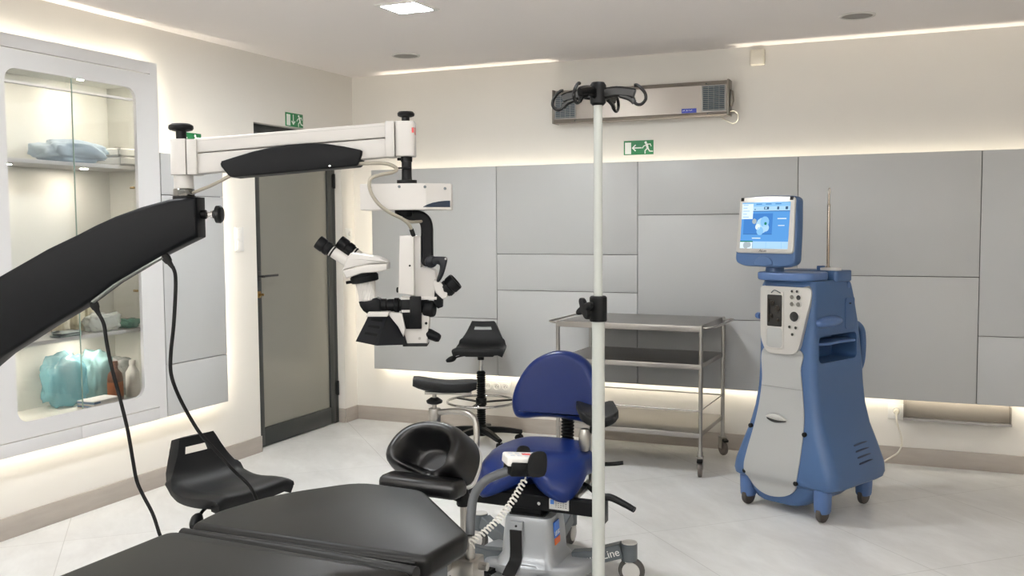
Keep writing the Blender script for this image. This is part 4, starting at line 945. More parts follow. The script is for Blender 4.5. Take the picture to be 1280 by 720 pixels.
for ang_ in (-27, 60, 152, 238):
    a = math.radians(ang_); ca, sa = math.cos(a), math.sin(a)
    P_ = lambda r, z: (ca * r, sa * r, z)
    bm = NB(); strip(bm, [P_(0.015, 1.842), P_(0.05, 1.845), P_(0.085, 1.840), P_(0.098, 1.836)], 0.013, lambda q: 0.028 - 0.004 * q, 3, bev=0.005)
    strip(bm, [P_(0.06, 1.835), P_(0.085, 1.826), P_(0.098, 1.815)], 0.010, 0.014, 3, bev=0.004)
    tube(bm, [P_(0.095, 1.826), P_(0.101, 1.812), P_(0.115, 1.809), P_(0.127, 1.820), P_(0.126, 1.835), P_(0.114, 1.850), P_(0.104, 1.857), P_(0.098, 1.857)], 0.0042, 10, 5); obj('hook_arm', bm, mat('glossy black plastic', (5, 5, 6), 0.25, spec=0.25), iv)
bm = NB(); prof(bm, (0, 0, 0.075), (0, 0, 1), [(0, 0.04), (0.02, 0.045), (0.06, 0.03), (0.075, 0.02)], 24); obj('base_hub', bm, M_BLACK, iv)
for k in range(5):
    a = 2 * PI * k / 5 + 0.3; ca, sa = math.cos(a), math.sin(a)
    bm = NB(); strip(bm, [(0.03 * ca, 0.03 * sa, 0.10), (0.15 * ca, 0.15 * sa, 0.092), (0.27 * ca, 0.27 * sa, 0.075)], lambda q: 0.05 - 0.018 * q, lambda q: 0.035 - 0.012 * q, 4, bev=0.006); lg = obj('leg', bm, M_POLE, iv)
    bm = NB(); ax = Vector((-sa, ca, 0)); prof(bm, Vector((0.26 * ca, 0.26 * sa, 0.03)) - ax * 0.012, ax, [(0, 0.024), (0.003, 0.03), (0.021, 0.03), (0.024, 0.024)], 20); cyl(bm, (0.26 * ca, 0.26 * sa, 0.03), (0.26 * ca, 0.26 * sa, 0.078), 0.008, n=10); obj('castor', bm, M_RUBBER, lg)

# ------------------------------------------------------------------ blue surgery machine
mc = thing('eye_surgery_machine', 'tall blue and pearl grey eye surgery machine with a touch screen on castors', 'medical machine', (3.531, -1.108, 0), math.radians(-25.5))
SEC = [(0.160, -0.268, 0.300, -0.275, 0.225, 0.06), (0.175, -0.285, 0.320, -0.295, 0.245, 0.06), (0.20, -0.288, 0.326, -0.302, 0.255, 0.06), (0.25, -0.278, 0.320, -0.302, 0.257, 0.06), (0.35, -0.243, 0.285, -0.290, 0.247, 0.06), (0.45, -0.205, 0.242, -0.277, 0.240, 0.055),
       (0.55, -0.178, 0.212, -0.266, 0.240, 0.05), (0.65, -0.162, 0.193, -0.258, 0.245, 0.045), (0.75, -0.155, 0.182, -0.254, 0.248, 0.04), (0.88, -0.152, 0.178, -0.252, 0.225, 0.035), (1.00, -0.150, 0.177, -0.252, 0.192, 0.03), (1.12, -0.147, 0.176, -0.252, 0.155, 0.03), (1.19, -0.143, 0.173, -0.250, 0.130, 0.03), (1.214, -0.132, 0.164, -0.240, 0.118, 0.025)]
def seci(z):
    for a, b in zip(SEC[:-1], SEC[1:]):
        if a[0] <= z <= b[0]:
            f = (z - a[0]) / (b[0] - a[0]); f = f; return [u + (v - u) * f for u, v in zip(a, b)]
    return list(SEC[0] if z < SEC[0][0] else SEC[-1])
bm = NB(); loft(bm, [[(x, y, s[0]) for x, y in rrect(*s[1:5], s[5], 6)] for s in SEC]); body = obj('body', bm, M_MBLUE, mc)
cb = NB(); prism(cb, rrect(-0.205, 0.165, 0.795, 0.935, 0.03, 4), 0.03, 0.5, 'yz'); cut(body, cb)
# under skirt
bm = NB(); loft(bm, [[(x, y, z) for x, y in rrect(-0.165 - k, 0.135 + k * 1.3, -0.258 - k * 0.1, 0.15 + k, 0.05, 4)] for z, k in ((0.050, -0.03), (0.062, 0), (0.10, 0.03), (0.135, 0.055), (0.175, 0.095))]); obj('skirt', bm, M_MBLUE, mc)
# casters
for cx, cy in ((-0.215, -0.235), (0.235, -0.245), (0.205, 0.215), (-0.20, 0.215)):
    bm = NB(); loft(bm, [[(cx + x, cy + y, z) for x, y in rrect(-a, a, -b, b, min(a, b) * 0.8, 5)] for z, a, b in ((0.048, 0.032, 0.036), (0.06, 0.036, 0.042), (0.10, 0.038, 0.044), (0.185, 0.040, 0.046))]); c = obj('castor_cover', bm, M_MBLUE2, mc)
    bm = NB(); prof(bm, (cx - 0.016, cy, 0.048), (1, 0, 0), [(0, 0.03), (0.003, 0.045), (0.008, 0.048), (0.024, 0.048), (0.029, 0.045), (0.032, 0.03)], 28); obj('castor', bm, mat('dark brown tyre', (66, 60, 56), 0.55), c)
# front door and control panel follow the front
def front_patch(ol, lift, th, m, name, parent, nz=26, nx=10, bev=0.004, smooth=True, label=None):
    zs_ = [p[1] for p in ol]; z0, z1 = min(zs_), max(zs_)
    def span(z):
        xs = []
        for i in range(len(ol)):
            (xa, za), (xb, zb) = ol[i], ol[(i + 1) % len(ol)]
            if (za - z) * (zb - z) <= 0 and abs(za - zb) > 1e-9: xs.append(xa + (xb - xa) * (z - za) / (zb - za))
        return (min(xs), max(xs)) if xs else (0, 0)
    bm = NB(); G = []
    for i in range(nz + 1):
        f = i / nz; z = z0 + (z1 - z0) * (0.5 - 0.5 * math.cos(PI * f)); z = min(max(z, z0 + 1e-4), z1 - 1e-4)
        a, b = span(z); s = seci(z); row = []
        for j in range(nx + 1):
            x = a + (b - a) * j / nx; yf = s[3]
            # follow the rounded corner of the section
            r = s[5]
            for edge, sg in ((s[1] + r, -1), (s[2] - r, 1)):
                d = (x - edge) * sg
                if d > 0: yf = s[3] + r - math.sqrt(max(0, r * r - min(d, r * 0.98) ** 2))
            row.append(bm.verts.new((x, yf - lift, z)))
        G.append(row)
    for i in range(nz):
        for j in range(nx): bm.faces.new((G[i][j], G[i][j + 1], G[i + 1][j + 1], G[i + 1][j]))
    bmesh.ops.recalc_face_normals(bm, faces=bm.faces[:])
    if sum(f.normal.y for f in bm.faces) > 0: bmesh.ops.reverse_faces(bm, faces=bm.faces[:])
    me = bpy.data.meshes.new(name); bm.to_mesh(me); bm.free(); me.materials.append(m)
    me.polygons.foreach_set('use_smooth', [True] * len(me.polygons))
    o = bpy.data.objects.new(name, me); COL.objects.link(o); o.parent = parent
    md = o.modifiers.new('s', 'SOLIDIFY'); md.thickness = th; md.offset = -1
    b = o.modifiers.new('b', 'BEVEL'); b.width = bev; b.segments = 3; b.limit_method = 'ANGLE'; b.angle_limit = math.radians(55)
    if label: o['label'] = label
    return o
door_ol = smooth2([(-0.110, 0.86), (-0.118, 0.70), (-0.128, 0.58), (-0.150, 0.45), (-0.182, 0.31), (-0.197, 0.22), (-0.180, 0.155), (-0.125, 0.105), (-0.05, 0.085), (0.04, 0.100), (0.098, 0.145), (0.125, 0.22), (0.138, 0.35), (0.142, 0.50), (0.125, 0.64), (0.108, 0.76), (0.106, 0.86)], 5)
front_patch(door_ol, 0.006, 0.012, M_MWHITE, 'front_door', mc, nz=44)
pan_ol = rpoly([(-0.128, 1.185), (0.168, 1.185), (0.166, 1.12), (0.098, 0.84), (-0.085, 0.835), (-0.122, 0.91)], [0.02, 0.025, 0.03, 0.05, 0.04, 0.05], 5)
front_patch(pan_ol, 0.022, 0.03, M_SILVER, 'control_panel', mc, nz=40, bev=0.008)
FY = -0.274
cp = [o for o in mc.children if o.name.startswith('control_panel')][0]
bm = NB(); prism(bm, rrect(-0.092, 0.016, 0.862, 1.160, 0.012, 4), FY - 0.004, FY + 0.002, 'xz', 0.002); obj('cassette_plate', bm, M_SILVER, cp)
bm = NB(); prism(bm, rrect(-0.080, 0.008, 0.978, 1.142, 0.006, 3), FY - 0.0055, FY, 'xz', 0.001)
bay = obj('cassette_bay', bm, mat('bay black', (14, 13, 12), 0.4), cp)
bm = NB()
for x, z, r in ((-0.05, 1.10, 0.014), (-0.02, 1.07, 0.018), (-0.055, 1.03, 0.012), (-0.015, 1.01, 0.010)): prof(bm, (x, FY - 0.005, z), (0, -1, 0), [(0, r), (0.006, r * 0.9), (0.006, r * 0.5), (0.010, r * 0.4)], 16)
bx(bm, -0.075, -0.068, FY - 0.012, FY - 0.004, 1.0, 1.12); obj('bay_mechanism', bm, mat('bay grey', (44, 38, 32), 0.35, metal=0.3), bay)
bm = NB(); prism(bm, rrect(-0.082, 0.010, 0.868, 0.972, 0.02, 4), FY - 0.0055, FY, 'xz', 0.002); obj('cassette_ramp', bm, M_MWHITE, cp)
bm = NB(); tube(bm, [(-0.055, FY - 0.006, 1.152), (-0.03, FY - 0.014, 1.166), (0.0, FY - 0.006, 1.152)], 0.003, 8); obj('bay_latch', bm, M_DKGREY, cp)
def port(px, py, r, dark):
    x = 0.080 + (px - 993.5) * 0.0048; z = 1.036 - (py - 396) * 0.0042; k = r * 0.0042
    bm = NB(); prof(bm, (x, FY + 0.002, z), (0, -1, 0), [(0, k * 1.25), (0.006, k * 1.2), (0.0075, k)], 24); p = obj('port', bm, M_SILVER, cp)
    bm = NB(); prof(bm, (x, FY - 0.005, z), (0, -1, 0), [(0, k), (0.001, k), (0.001, k * 0.6), (0.003 if not dark else 0.0016, k * 0.5)], 20); obj('port_opening', bm, mat('port black', (16, 16, 17), 0.35) if dark else mat('port grey', (120, 118, 112), 0.3, metal=0.6), p)
for a in ((990.5, 365.5, 1.6, 1), (996.5, 365.5, 1.6, 1), (990.5, 372.5, 2.6, 0), (998.5, 372.8, 3.0, 1), (990.5, 381, 2.6, 0), (998.3, 381, 2.8, 0), (993.5, 396, 6.0, 1), (988, 409, 1.8, 1), (995.5, 409.5, 1.8, 1), (991.5, 418, 1.8, 1)): port(*a)
# door grip and bumpers
dp = [o for o in mc.children if o.name.startswith('front_door')][0]
GX, GZ, GY = -0.016, 0.498, -0.278
bm = NB(); prism(bm, smooth2([(-0.062, 0.006), (-0.03, 0.022), (0.02, 0.020), (0.062, 0.000), (0.03, -0.006), (-0.02, -0.004)], 4), GY - 0.012, GY + 0.008, 'xz', 0.005); xform(bm, Matrix.Translation((GX, 0, GZ))); obj('door_grip', bm, M_SILVER, dp)
bm = NB(); prism(bm, smooth2([(-0.058, 0.000), (-0.01, 0.004), (0.058, -0.006), (0.01, -0.018), (-0.03, -0.016)], 4), GY - 0.0075, GY + 0.008, 'xz', 0.002); xform(bm, Matrix.Translation((GX, 0, GZ - 0.001))); obj('grip_recess', bm, mat('recess dark', (28, 28, 28), 0.5), dp)
bm = NB(); zz = 0.66; bx(bm, -0.119, 0.122, -0.2665, -0.258, zz, zz + 0.0025); obj('panel_seam', bm, mat('seam grey', (140, 140, 138), 0.6), dp)
for x, y, z in ((-0.172, -0.283, 0.44), (0.150, -0.283, 0.44), (-0.196, -0.298, 0.195), (0.115, -0.302, 0.185)):
    bm = NB(); prof(bm, (x, y + 0.006, z), (0, -1, 0), [(0, 0.012), (0.012, 0.012), (0.016, 0.008)], 14); obj('bumper', bm, M_RUBBER, mc)
# monitor arm slab, deck, monitor
bm = NB(); prism(bm, rrect(-0.145, 0.178, -0.045, 0.115, 0.02, 4), 1.205, 1.262, 'xy', 0.006); obj('deck', bm, M_MBLUE, mc)
bm = NB(); prism(bm, rrect(-0.160, 0.165, -0.300, -0.050, 0.075, 8), 1.216, 1.258, 'xy', 0.010); obj('monitor_arm', bm, M_MBLUE2, mc)
bm = NB(); prof(bm, (-0.075, -0.22, 1.255), (0, 0, 1), [(0, 0.05), (0.03, 0.045), (0.06, 0.045)], 24); obj('monitor_swivel', bm, M_MBLUE, mc)
MY = -0.30; ma = Matrix.Translation((-0.083, MY, 1.286)) @ Matrix.Rotation(math.radians(-4), 4, 'Z') @ Matrix.Rotation(math.radians(-5), 4, 'X')
W2 = 0.183
bm = NB()
mon_ol = rpoly([(-W2 - 0.006, 0.02), (-W2 + 0.05, 0.0), (W2 - 0.05, 0.0), (W2 + 0.006, 0.02), (W2 + 0.004, 0.20), (W2 - 0.008, 0.362), (0, 0.370), (-W2 + 0.008, 0.362), (-W2 - 0.004, 0.20)], [0.06, 0.05, 0.05, 0.06, 0.2, 0.025, 0.1, 0.025, 0.2], 6)
prism(bm, mon_ol, -0.010, 0.065, 'xz', 0.010, 0.03); xform(bm, ma); mo = obj('monitor', bm, M_MBLUE, mc)
bm = NB()
bz_ol = rpoly([(-W2 + 0.001, 0.068), (W2 - 0.001, 0.068), (W2 - 0.010, 0.358), (0, 0.366), (-W2 + 0.010, 0.358)], [0.022, 0.022, 0.022, 0.1, 0.022], 5)
prism(bm, bz_ol, -0.020, -0.004, 'xz', 0.006, 0.002); xform(bm, ma); bz = obj('bezel', bm, M_SILVER, mo)
SX0, SX1, SZ0, SZ1 = -0.153, 0.150, 0.092, 0.332
bm = NB(); bx(bm, SX0, SX1, -0.0212, -0.019, SZ0, SZ1); xform(bm, ma); scr = obj('screen', bm, emit('screen blue', lin((96, 160, 226)), 1.0), bz, 'lit blue touch screen')
def srect(mats, items):
    bm = NB()
    for (u0, u1, v0, v1, mi, lay) in items:
        n0 = len(bm.faces); bx(bm, SX0 + (SX1 - SX0) * u0, SX0 + (SX1 - SX0) * u1, -0.0214 - 0.0003 * lay, -0.0205, SZ1 - (SZ1 - SZ0) * v1, SZ1 - (SZ1 - SZ0) * v0)
        bm.faces.ensure_lookup_table()
        for f in bm.faces[n0:]: f.material_index = mi
    xform(bm, ma); return bm
E_ = [emit('screen pale', lin((176, 216, 246)), 1.0), emit('screen white', lin((226, 242, 252)), 1.0), emit('screen mid', lin((74, 134, 206)), 1.0), emit('screen ink', lin((60, 88, 120)), 1.0), emit('screen green', lin((40, 130, 110)), 1.0), emit('screen light blue', lin((140, 196, 240)), 1.0), emit('screen dark edge', lin((62, 106, 160)), 1.0), emit('screen grey', lin((170, 184, 190)), 1.0)]
items = [(0, 1, 0, 0.09, 5, 1), (0.24, 1, 0.09, 0.185, 0, 1), (0.24, 1, 0.185, 0.20, 6, 2), (0, 0.24, 0.03, 0.36, 1, 2),
         (0.05, 0.66, 0.24, 0.69, 2, 1), (0.05, 0.66, 0.685, 0.695, 6, 2), (0, 1, 0.845, 1, 0, 1), (0, 0.27, 0.845, 1, 1, 2), (0, 0.27, 0.835, 0.86, 4, 3), (0.27, 0.275, 0.85, 1, 6, 3), (0.55, 0.555, 0.85, 1, 5, 3), (0.87, 0.875, 0.85, 1, 5, 3),
         (0.47, 0.57, 0.10, 0.155, 3, 2), (0.49, 0.53, 0.11, 0.145, 0, 3), (0.74, 0.78, 0.10, 0.16, 3, 2), (0.91, 0.96, 0.10, 0.16, 3, 2), (0.27, 0.29, 0.14, 0.165, 3, 2),
         (0.76, 0.94, 0.345, 0.365, 1, 2), (0.78, 0.91, 0.495, 0.51, 1, 2), (0.25, 0.43, 0.765, 0.785, 1, 2)]
items += [(0.03, 0.10 + 0.10 * random.random(), 0.05 + i * 0.065, 0.062 + i * 0.065, 5, 3) for i in range(5)]
items += [(0.3 + i * 0.2, 0.42 + i * 0.2, 0.03, 0.05, 2, 2) for i in range(3)]
bm = srect(None, items)
for (u, v, r, mi, lay) in ((0.45, 0.50, 0.040, 0, 2), (0.50, 0.42, 0.028, 5, 3), (0.36, 0.53, 0.016, 1, 3), (0.28, 0.41, 0.014, 7, 3), (0.41, 0.62, 0.022, 5, 3), (0.53, 0.55, 0.020, 0, 3), (0.52, 0.46, 0.008, 4, 4), (0.13, 0.93, 0.018, 7, 4), (0.19, 0.92, 0.014, 7, 4)):
    n0 = len(bm.faces); c = ma @ Vector((SX0 + (SX1 - SX0) * u, -0.0205, SZ1 - (SZ1 - SZ0) * v)); d = (ma.to_3x3() @ Vector((0, -1, 0)))
    prof(bm, c, d, [(0, r), (0.0009 + 0.0003 * lay, r), (0.0009 + 0.0003 * lay, r * 0.3)], 12); bm.faces.ensure_lookup_table()
    for f in bm.faces[n0:]: f.material_index = mi
o_ = obj('screen_image', bm, E_, scr, ang=0)
for s in (-1, 1): bm = NB(); bx(bm, s * (W2 - 0.028) - 0.010, s * (W2 - 0.028) + 0.010, -0.0215, -0.018, 0.340, 0.358, 0.001); xform(bm, ma); obj('sensor_window', bm, M_RUBBER, bz)
lettering('INFINITI', 0.014, mat('faint print', (170, 160, 190), 0.5), bz, ma @ TM((0.0, -0.0205, 0.350)))
lettering('Alcon', 0.020, mat('dark print', (70, 70, 72), 0.5), bz, ma @ TM((-0.005, -0.0205, 0.081)), shear=0.25)
bm = NB(); prism(bm, smooth2([(-0.055, 0.012), (-0.045, 0.040), (0.0, 0.056), (0.045, 0.040), (0.055, 0.012), (0.02, 0.004), (-0.02, 0.004)], 5), -0.016, 0.0, 'xz', 0.005); xform(bm, ma); obj('chin_button', bm, M_MBLUE, mo)
# pole with tip, white gadget
bm = NB(); prof(bm, (0.080, 0.035, 1.255), (0, 0, 1), [(0, 0.016), (0.02, 0.015), (0.03, 0.008), (0.35, 0.008), (0.352, 0.0105), (0.355, 0.006), (0.41, 0.006)], 16); tube(bm, [(0.080, 0.035, 1.655), (0.078, 0.033, 1.685), (0.088, 0.03, 1.69), (0.090, 0.03, 1.665)], 0.0025, 8); obj('drip_rod', bm, mat('warm steel rod', (170, 158, 146), 0.25, metal=1.0), mc)
bm = NB(); prism(bm, rrect(0.07, 0.165, -0.03, 0.03, 0.008, 3), 1.262, 1.276, 'xy', 0.003); obj('deck_module', bm, M_WPLAST, mc)
bm = NB(); prism(bm, rrect(0.045, 0.075, -0.02, 0.02, 0.006, 3), 1.262, 1.285, 'xy', 0.003); obj('rod_clamp', bm, M_MBLUE2, mc)
# side details on the right face
SXF = 0.180
bm = NB()
n0 = 0; rings = []
for i in range(13):
    a = PI * i / 12; rr = 0.036 * math.sin(a) ** 0.6 if 0 < i < 12 else 0.001
    rings.append([(SXF - 0.004 + max(0, 0.034 * math.sin(a) ** 0.6) * max(0.0, math.cos(t)) * 1.0, -0.115 - 0.115 * math.cos(a), 1.005 + rr * math.sin(t) * 0.8) for t in [2 * PI * q / 16 for q in range(16)]])
loft(bm, rings); obj('side_grip', bm, M_MBLUE2, mc, ang=70)
bm = NB(); prism(bm, rrect(0.045, 0.135, 0.955, 1.12, 0.015, 3), SXF - 0.006, SXF + 0.001, 'yz', 0.001); sp_ = obj('side_hatch', bm, M_MBLUE, mc)
bm = NB(); prism(bm, rrect(0.078, 0.096, 1.085, 1.092, 0.002, 2), SXF, SXF + 0.003, 'yz'); obj('hatch_slot', bm, M_RUBBER, sp_)
bm = NB(); prof(bm, (0.170, 0.085, 1.185), (1, 0, 0), [(0, 0.018), (0.005, 0.017), (0.006, 0.012)], 20); obj('side_cap', bm, M_MBLUE2, mc)
bm = NB(); prism(bm, smooth2([(0.06, -0.19), (0.15, -0.20), (0.185, -0.10), (0.178, 0.00), (0.19, 0.10), (0.17, 0.15), (0.06, 0.15)], 5), 0.885, 0.898, 'xy', 0.003)
obj('foot_pedal_shelf', bm, M_MBLUE2, mc)
bm = NB(); tube(bm, [(0.13, 0.19, 0.965), (0.135, 0.245, 0.962), (0.138, 0.290, 0.92), (0.138, 0.300, 0.83), (0.138, 0.285, 0.75), (0.135, 0.245, 0.705), (0.13, 0.22, 0.70)], 0.019, 14); obj('push_handle', bm, M_MBLUE, mc)
bm = NB(); tube(bm, [(-0.148, -0.12, 1.00), (-0.172, -0.17, 1.015), (-0.175, -0.22, 1.022), (-0.148, -0.235, 1.022)], 0.017, 12); obj('side_grip', bm, M_MBLUE2, mc)
bm = NB()
for i in range(4):
    z = 0.275 + i * 0.03; s = seci(z); x = s[2]
    prism(bm, smooth2([(-0.02, -0.004), (0.06, 0.000), (0.105, 0.004), (0.06, 0.007), (-0.02, 0.004)], 3), x - 0.012, x + 0.0035, 'yz', 0.001)
    bm.verts.ensure_lookup_table(); xform(bm, Matrix.Translation((0, 0, z)), bm.verts[-(15 * 8):])
obj('vent_slot', bm, mat('vent dark blue', (22, 38, 66), 0.5), mc)
# power cord in world space, expressed in the machine's frame
Wm = Matrix.Translation((3.531, -1.108, 0)) @ Matrix.Rotation(math.radians(-25.5), 4, 'Z'); Wi = Wm.inverted()
bm = NB(); tube(bm, [(3.94, -0.030, 0.31), (3.945, -0.038, 0.27), (3.965, -0.04, 0.20), (3.975, -0.045, 0.135), (3.955, -0.07, 0.085), (3.90, -0.14, 0.055), (3.82, -0.33, 0.04), (3.72, -0.62, 0.06), (3.66, -0.90, 0.16)], 0.0055, 10, 6); xform(bm, Wi); cd = obj('power_cord', bm, M_CREAM, mc)
bm = NB(); prof(bm, (3.94, -0.008, 0.332), (0, -1, 0), [(0, 0.019), (0.014, 0.018), (0.026, 0.013)], 18); cyl(bm, (3.94, -0.024, 0.333), (3.94, -0.030, 0.30), 0.009, 0.006, n=12); xform(bm, Wi); obj('plug', bm, M_CREAM, cd)

# ------------------------------------------------------------------ surgical microscope
SCX, SCY = 2.722, -4.008
ms = thing('surgical_microscope', 'white and black surgical microscope hanging from a jointed floor-stand arm', 'microscope', (SCX, SCY, 0), math.radians(23.15))
K = 2.8 / 1216.5
def X_(px): return (px - 507.5) * K
def Z_(py): return 1.5127 + (281.8 - py) * K * 1.003
def V(px, py, y=0.0): return (X_(px), y, Z_(py))
def poly(*p): return [(X_(a), Z_(b)) for a, b in p]
# black main arm (curved), column and base out to the left
bm = NB()
arm = poly((247, 245), (236, 245.5), (212, 248), (178, 257), (145, 268.5), (120, 279.5), (98, 290.5), (60, 308), (0, 341), (-60, 385), (-110, 440), (-134, 480), (-134, 520), (-96, 520), (-60, 490), (0, 441), (60, 404), (100, 381), (140, 352), (201, 317), (230, 303), (247, 295))
prism(bm, arm, -0.045, 0.045, 'xz', 0.012); mainarm = obj('main_arm', bm, M_SCOPEB, ms)
bm = NB(); tube(bm, [V(112, 374, -0.03), V(150, 347, -0.03), V(201, 319, -0.03)], 0.006, 8); obj('underside_seam', bm, mat('seam metal', (120, 122, 118), 0.35, metal=0.6), mainarm)
cxl = X_(-115)
bm = NB(); cyl(bm, (cxl, 0, 0.14), (cxl, 0, Z_(516)), 0.055, n=32); obj('stand_column', bm, M_SCOPEW, ms)
bm = NB(); prism(bm, rrect(cxl - 0.16, cxl + 0.16, -0.33, 0.33, 0.08), 0.06, 0.15, 'xy', 0.02); sb = obj('stand_base', bm, M_SCOPEW, ms)
for sx in (-1, 1):
    for sy in (-1, 1):
        bm = NB(); prof(bm, (cxl + sx * 0.12 - 0.012, sy * 0.28, 0.04), (1, 0, 0), [(0, 0.03), (0.003, 0.04), (0.021, 0.04), (0.024, 0.03)], 20); cyl(bm, (cxl + sx * 0.12, sy * 0.28, 0.04), (cxl + sx * 0.12, sy * 0.28, 0.065), 0.012, n=10); obj('castor', bm, M_RUBBER, sb)
# end clamp knob of the arm
bm = NB(); cyl(bm, V(246, 266.5), V(253.5, 266.5), 0.0135, n=18, bev=0.002); cyl(bm, V(262, 266.5), V(265, 266.5), 0.012, n=16); prof(bm, V(264, 266.5), (1, 0, 0), [(0, 0.016), (0.004, 0.025), (0.016, 0.026), (0.022, 0.020), (0.024, 0.0)], 20); kn = obj('arm_knob', bm, M_BLACK, ms)
bm = NB(); prof(bm, V(253, 266.5), (1, 0, 0), [(0, 0.009), (0.004, 0.010), (0.006, 0.007), (0.012, 0.007), (0.014, 0.011), (0.02, 0.011)], 18); obj('knob_shaft', bm, M_CHROME, kn)
# pivot
jx = X_(226)
bm = NB(); cyl(bm, (jx, 0, Z_(251)), (jx, 0, Z_(243.5)), 0.032, n=28); obj('pivot_flange', bm, M_BLACK, ms)
bm = NB(); prof(bm, (jx, 0, Z_(244)), (0, 0, 1), [(0, 0.029), (0.002, 0.030), (0.020, 0.030), (0.022, 0.028)], 28); obj('pivot_ring', bm, mat('dark chrome', (128, 127, 124), 0.12, metal=1.0), ms)
bm = NB(); cyl(bm, (jx, 0, Z_(234)), (jx, 0, Z_(216)), 0.0275, n=28); prism(bm, [(jx - 0.033 + 0.002, -0.04), (jx + 0.022, -0.04), (jx + 0.022, 0.04), (jx - 0.031, 0.04)][::1] and [(jx + 0.034 * math.cos(a), 0.04 * math.sin(a)) for a in [PI / 2 + PI * i / 12 for i in range(13)]] + [(jx + 0.020, -0.04), (jx + 0.020, 0.04)], Z_(217.5), Z_(173.5), 'xy', 0.002)
obj('pivot_head', bm, M_SCOPEW, ms)
bm = NB(); bx(bm, jx + 0.0215, X_(248), -0.038, 0.038, Z_(217.5), Z_(174), 0.003); obj('pivot_block', bm, M_SCOPEW, ms)
bm = NB(); cyl(bm, (X_(224.5), 0, Z_(174)), (X_(224.5), 0, Z_(160)), 0.0145, n=20); prof(bm, (X_(224.5), 0, Z_(163)), (0, 0, 1), [(0, 0.020), (0.003, 0.032), (0.008, 0.035), (0.016, 0.034), (0.021, 0.026), (0.022, 0.0)], 24); obj('top_knob', bm, M_BLACK, ms)
# parallelogram beam
def bar(y0, x0, x1, a0, a1, b0, b1, bev):   # tops a0->a1, bottoms b0->b1 in pixels of the drawing
    bm = NB(); prism(bm, poly((x0, a0), (x1, a1), (x1, b1), (x0, b0)), -y0, y0, 'xz', bev); return bm
bb = bar(0.030, 246, 484, 172.8, 155.2, 190.6, 173.2, 0.004); obj('upper_beam', bb, M_SCOPEW, ms)
bb = bar(0.027, 246, 484, 191.4, 174.0, 216.4, 197.2, 0.004); obj('lower_beam', bb, M_SCOPEW, ms)
bm = NB(); bx(bm, X_(250), X_(482), -0.0306, -0.029, 0, 0.0012); M3 = Matrix.Translation((X_(250), 0, Z_(176.5))) @ Matrix.Rotation(math.atan2(17.5 * K, 238 * K), 4, 'Y').inverted() @ Matrix.Translation((-X_(250), 0, 0)); xform(bm, M3); obj('beam_groove', bm, mat('groove grey', (168, 166, 162), 0.5), ms)
bm = NB()
cov = [(278, 205), (279.5, 201.5), (296, 196.5), (318, 190), (340, 185.3), (362, 182), (385, 180.5), (408, 181.2), (430, 184.5), (450.5, 188.8), (452.5, 190.5), (452, 195), (447.5, 207), (445, 208.5), (400, 212.3), (340, 217.5), (292, 221.3), (288.5, 220.3), (279, 208)]
prism(bm, poly(*cov), -0.046, 0.046, 'xz', 0.004); cv = obj('beam_cover', bm, M_SCOPEB, ms)
bm = NB(); cyl(bm, V(413, 208.5, -0.0465), V(413, 208.5, -0.044), 0.003, n=10); obj('cover_screw', bm, M_CHROME, cv)
# far end block
bm = NB(); bx(bm, X_(481), X_(492.3), -0.036, 0.036, Z_(197.5), Z_(153.5), 0.003); obj('end_block', bm, M_SCOPEW, ms)
bm = NB(); prism(bm, rrect(X_(492.8), X_(517), -0.036, 0.036, 0.014, 5), Z_(196.5), Z_(153.5), 'xy', 0.003); hb_ = obj('end_head', bm, M_SCOPEW, ms)
bm = NB(); bx(bm, X_(514), X_(516.6), -0.0366, -0.032, Z_(168), Z_(162), 0.0); bx(bm, X_(516.8), X_(517.3), -0.02, 0.0, Z_(170), Z_(161)); obj('red_mark', bm, mat('mark red', (190, 60, 60), 0.5), hb_)
bm = NB(); cyl(bm, (X_(505), 0, Z_(154)), (X_(505), 0, Z_(146)), 0.0115, n=18); prof(bm, (X_(505.5), 0, Z_(147.5)), (0, 0, 1), [(0, 0.016), (0.003, 0.024), (0.010, 0.025), (0.015, 0.021), (0.017, 0.0)], 12); obj('end_knob', bm, M_BLACK, ms)
# suspension
bm = NB(); prof(bm, (X_(505.5), 0, Z_(230)), (0, 0, 1), [(0, 0.029), (0.010, 0.029), (0.011, 0.015), (0.020, 0.0145), (0.062, 0.0145), (0.063, 0.0165), (0.078, 0.0165)], 24); obj('suspension_tube', bm, M_BLACK, ms)
bm = NB(); cyl(bm, V(499, 199.5), V(494, 199.5), 0.004, n=8); tube(bm, [V(492, 213.5, -0.012), V(497, 211, -0.020), V(511, 211.5, -0.017)], 0.0025, 8); obj('cable_clip', bm, M_BLACK, ms)
bm = NB(); plan = [(X_(450), -0.05), (X_(516), -0.078), (X_(532), -0.074), (X_(561.5), -0.035), (X_(561.5), 0.045), (X_(532), 0.075), (X_(500), 0.078), (X_(450), 0.05)]
rings = []
for zz, k in ((Z_(263), 0.975), (Z_(262.4), 0.995), (Z_(262), 1.0), (Z_(231.5), 1.0), (Z_(230.8), 0.99)): rings.append([((x - X_(505)) * k + X_(505), y * k, zz) for x, y in plan])
loft(bm, rings); hd = obj('head_housing', bm, M_SCOPEW, ms, ang=20)
def on_face(px, py, off=0.0):
    x = X_(px)
    pts_ = plan[:4]
    for a, b in zip(pts_[:-1], pts_[1:]):
        if a[0] <= x <= b[0]: return Vector((x, a[1] + (b[1] - a[1]) * (x - a[0]) / (b[0] - a[0]) - off, Z_(py)))
    return Vector((x, pts_[-1][1] - off, Z_(py)))
for px, py in ((463, 235.5), (499.5, 234.8), (531, 235.3), (554.5, 237)): bm = NB(); c = on_face(px, py, 0.0); cyl(bm, c + Vector((0, 0.004, 0)), c - Vector((0, 0.003, 0)), 0.0042, n=12); obj('housing_screw', bm, M_DKGREY, hd)
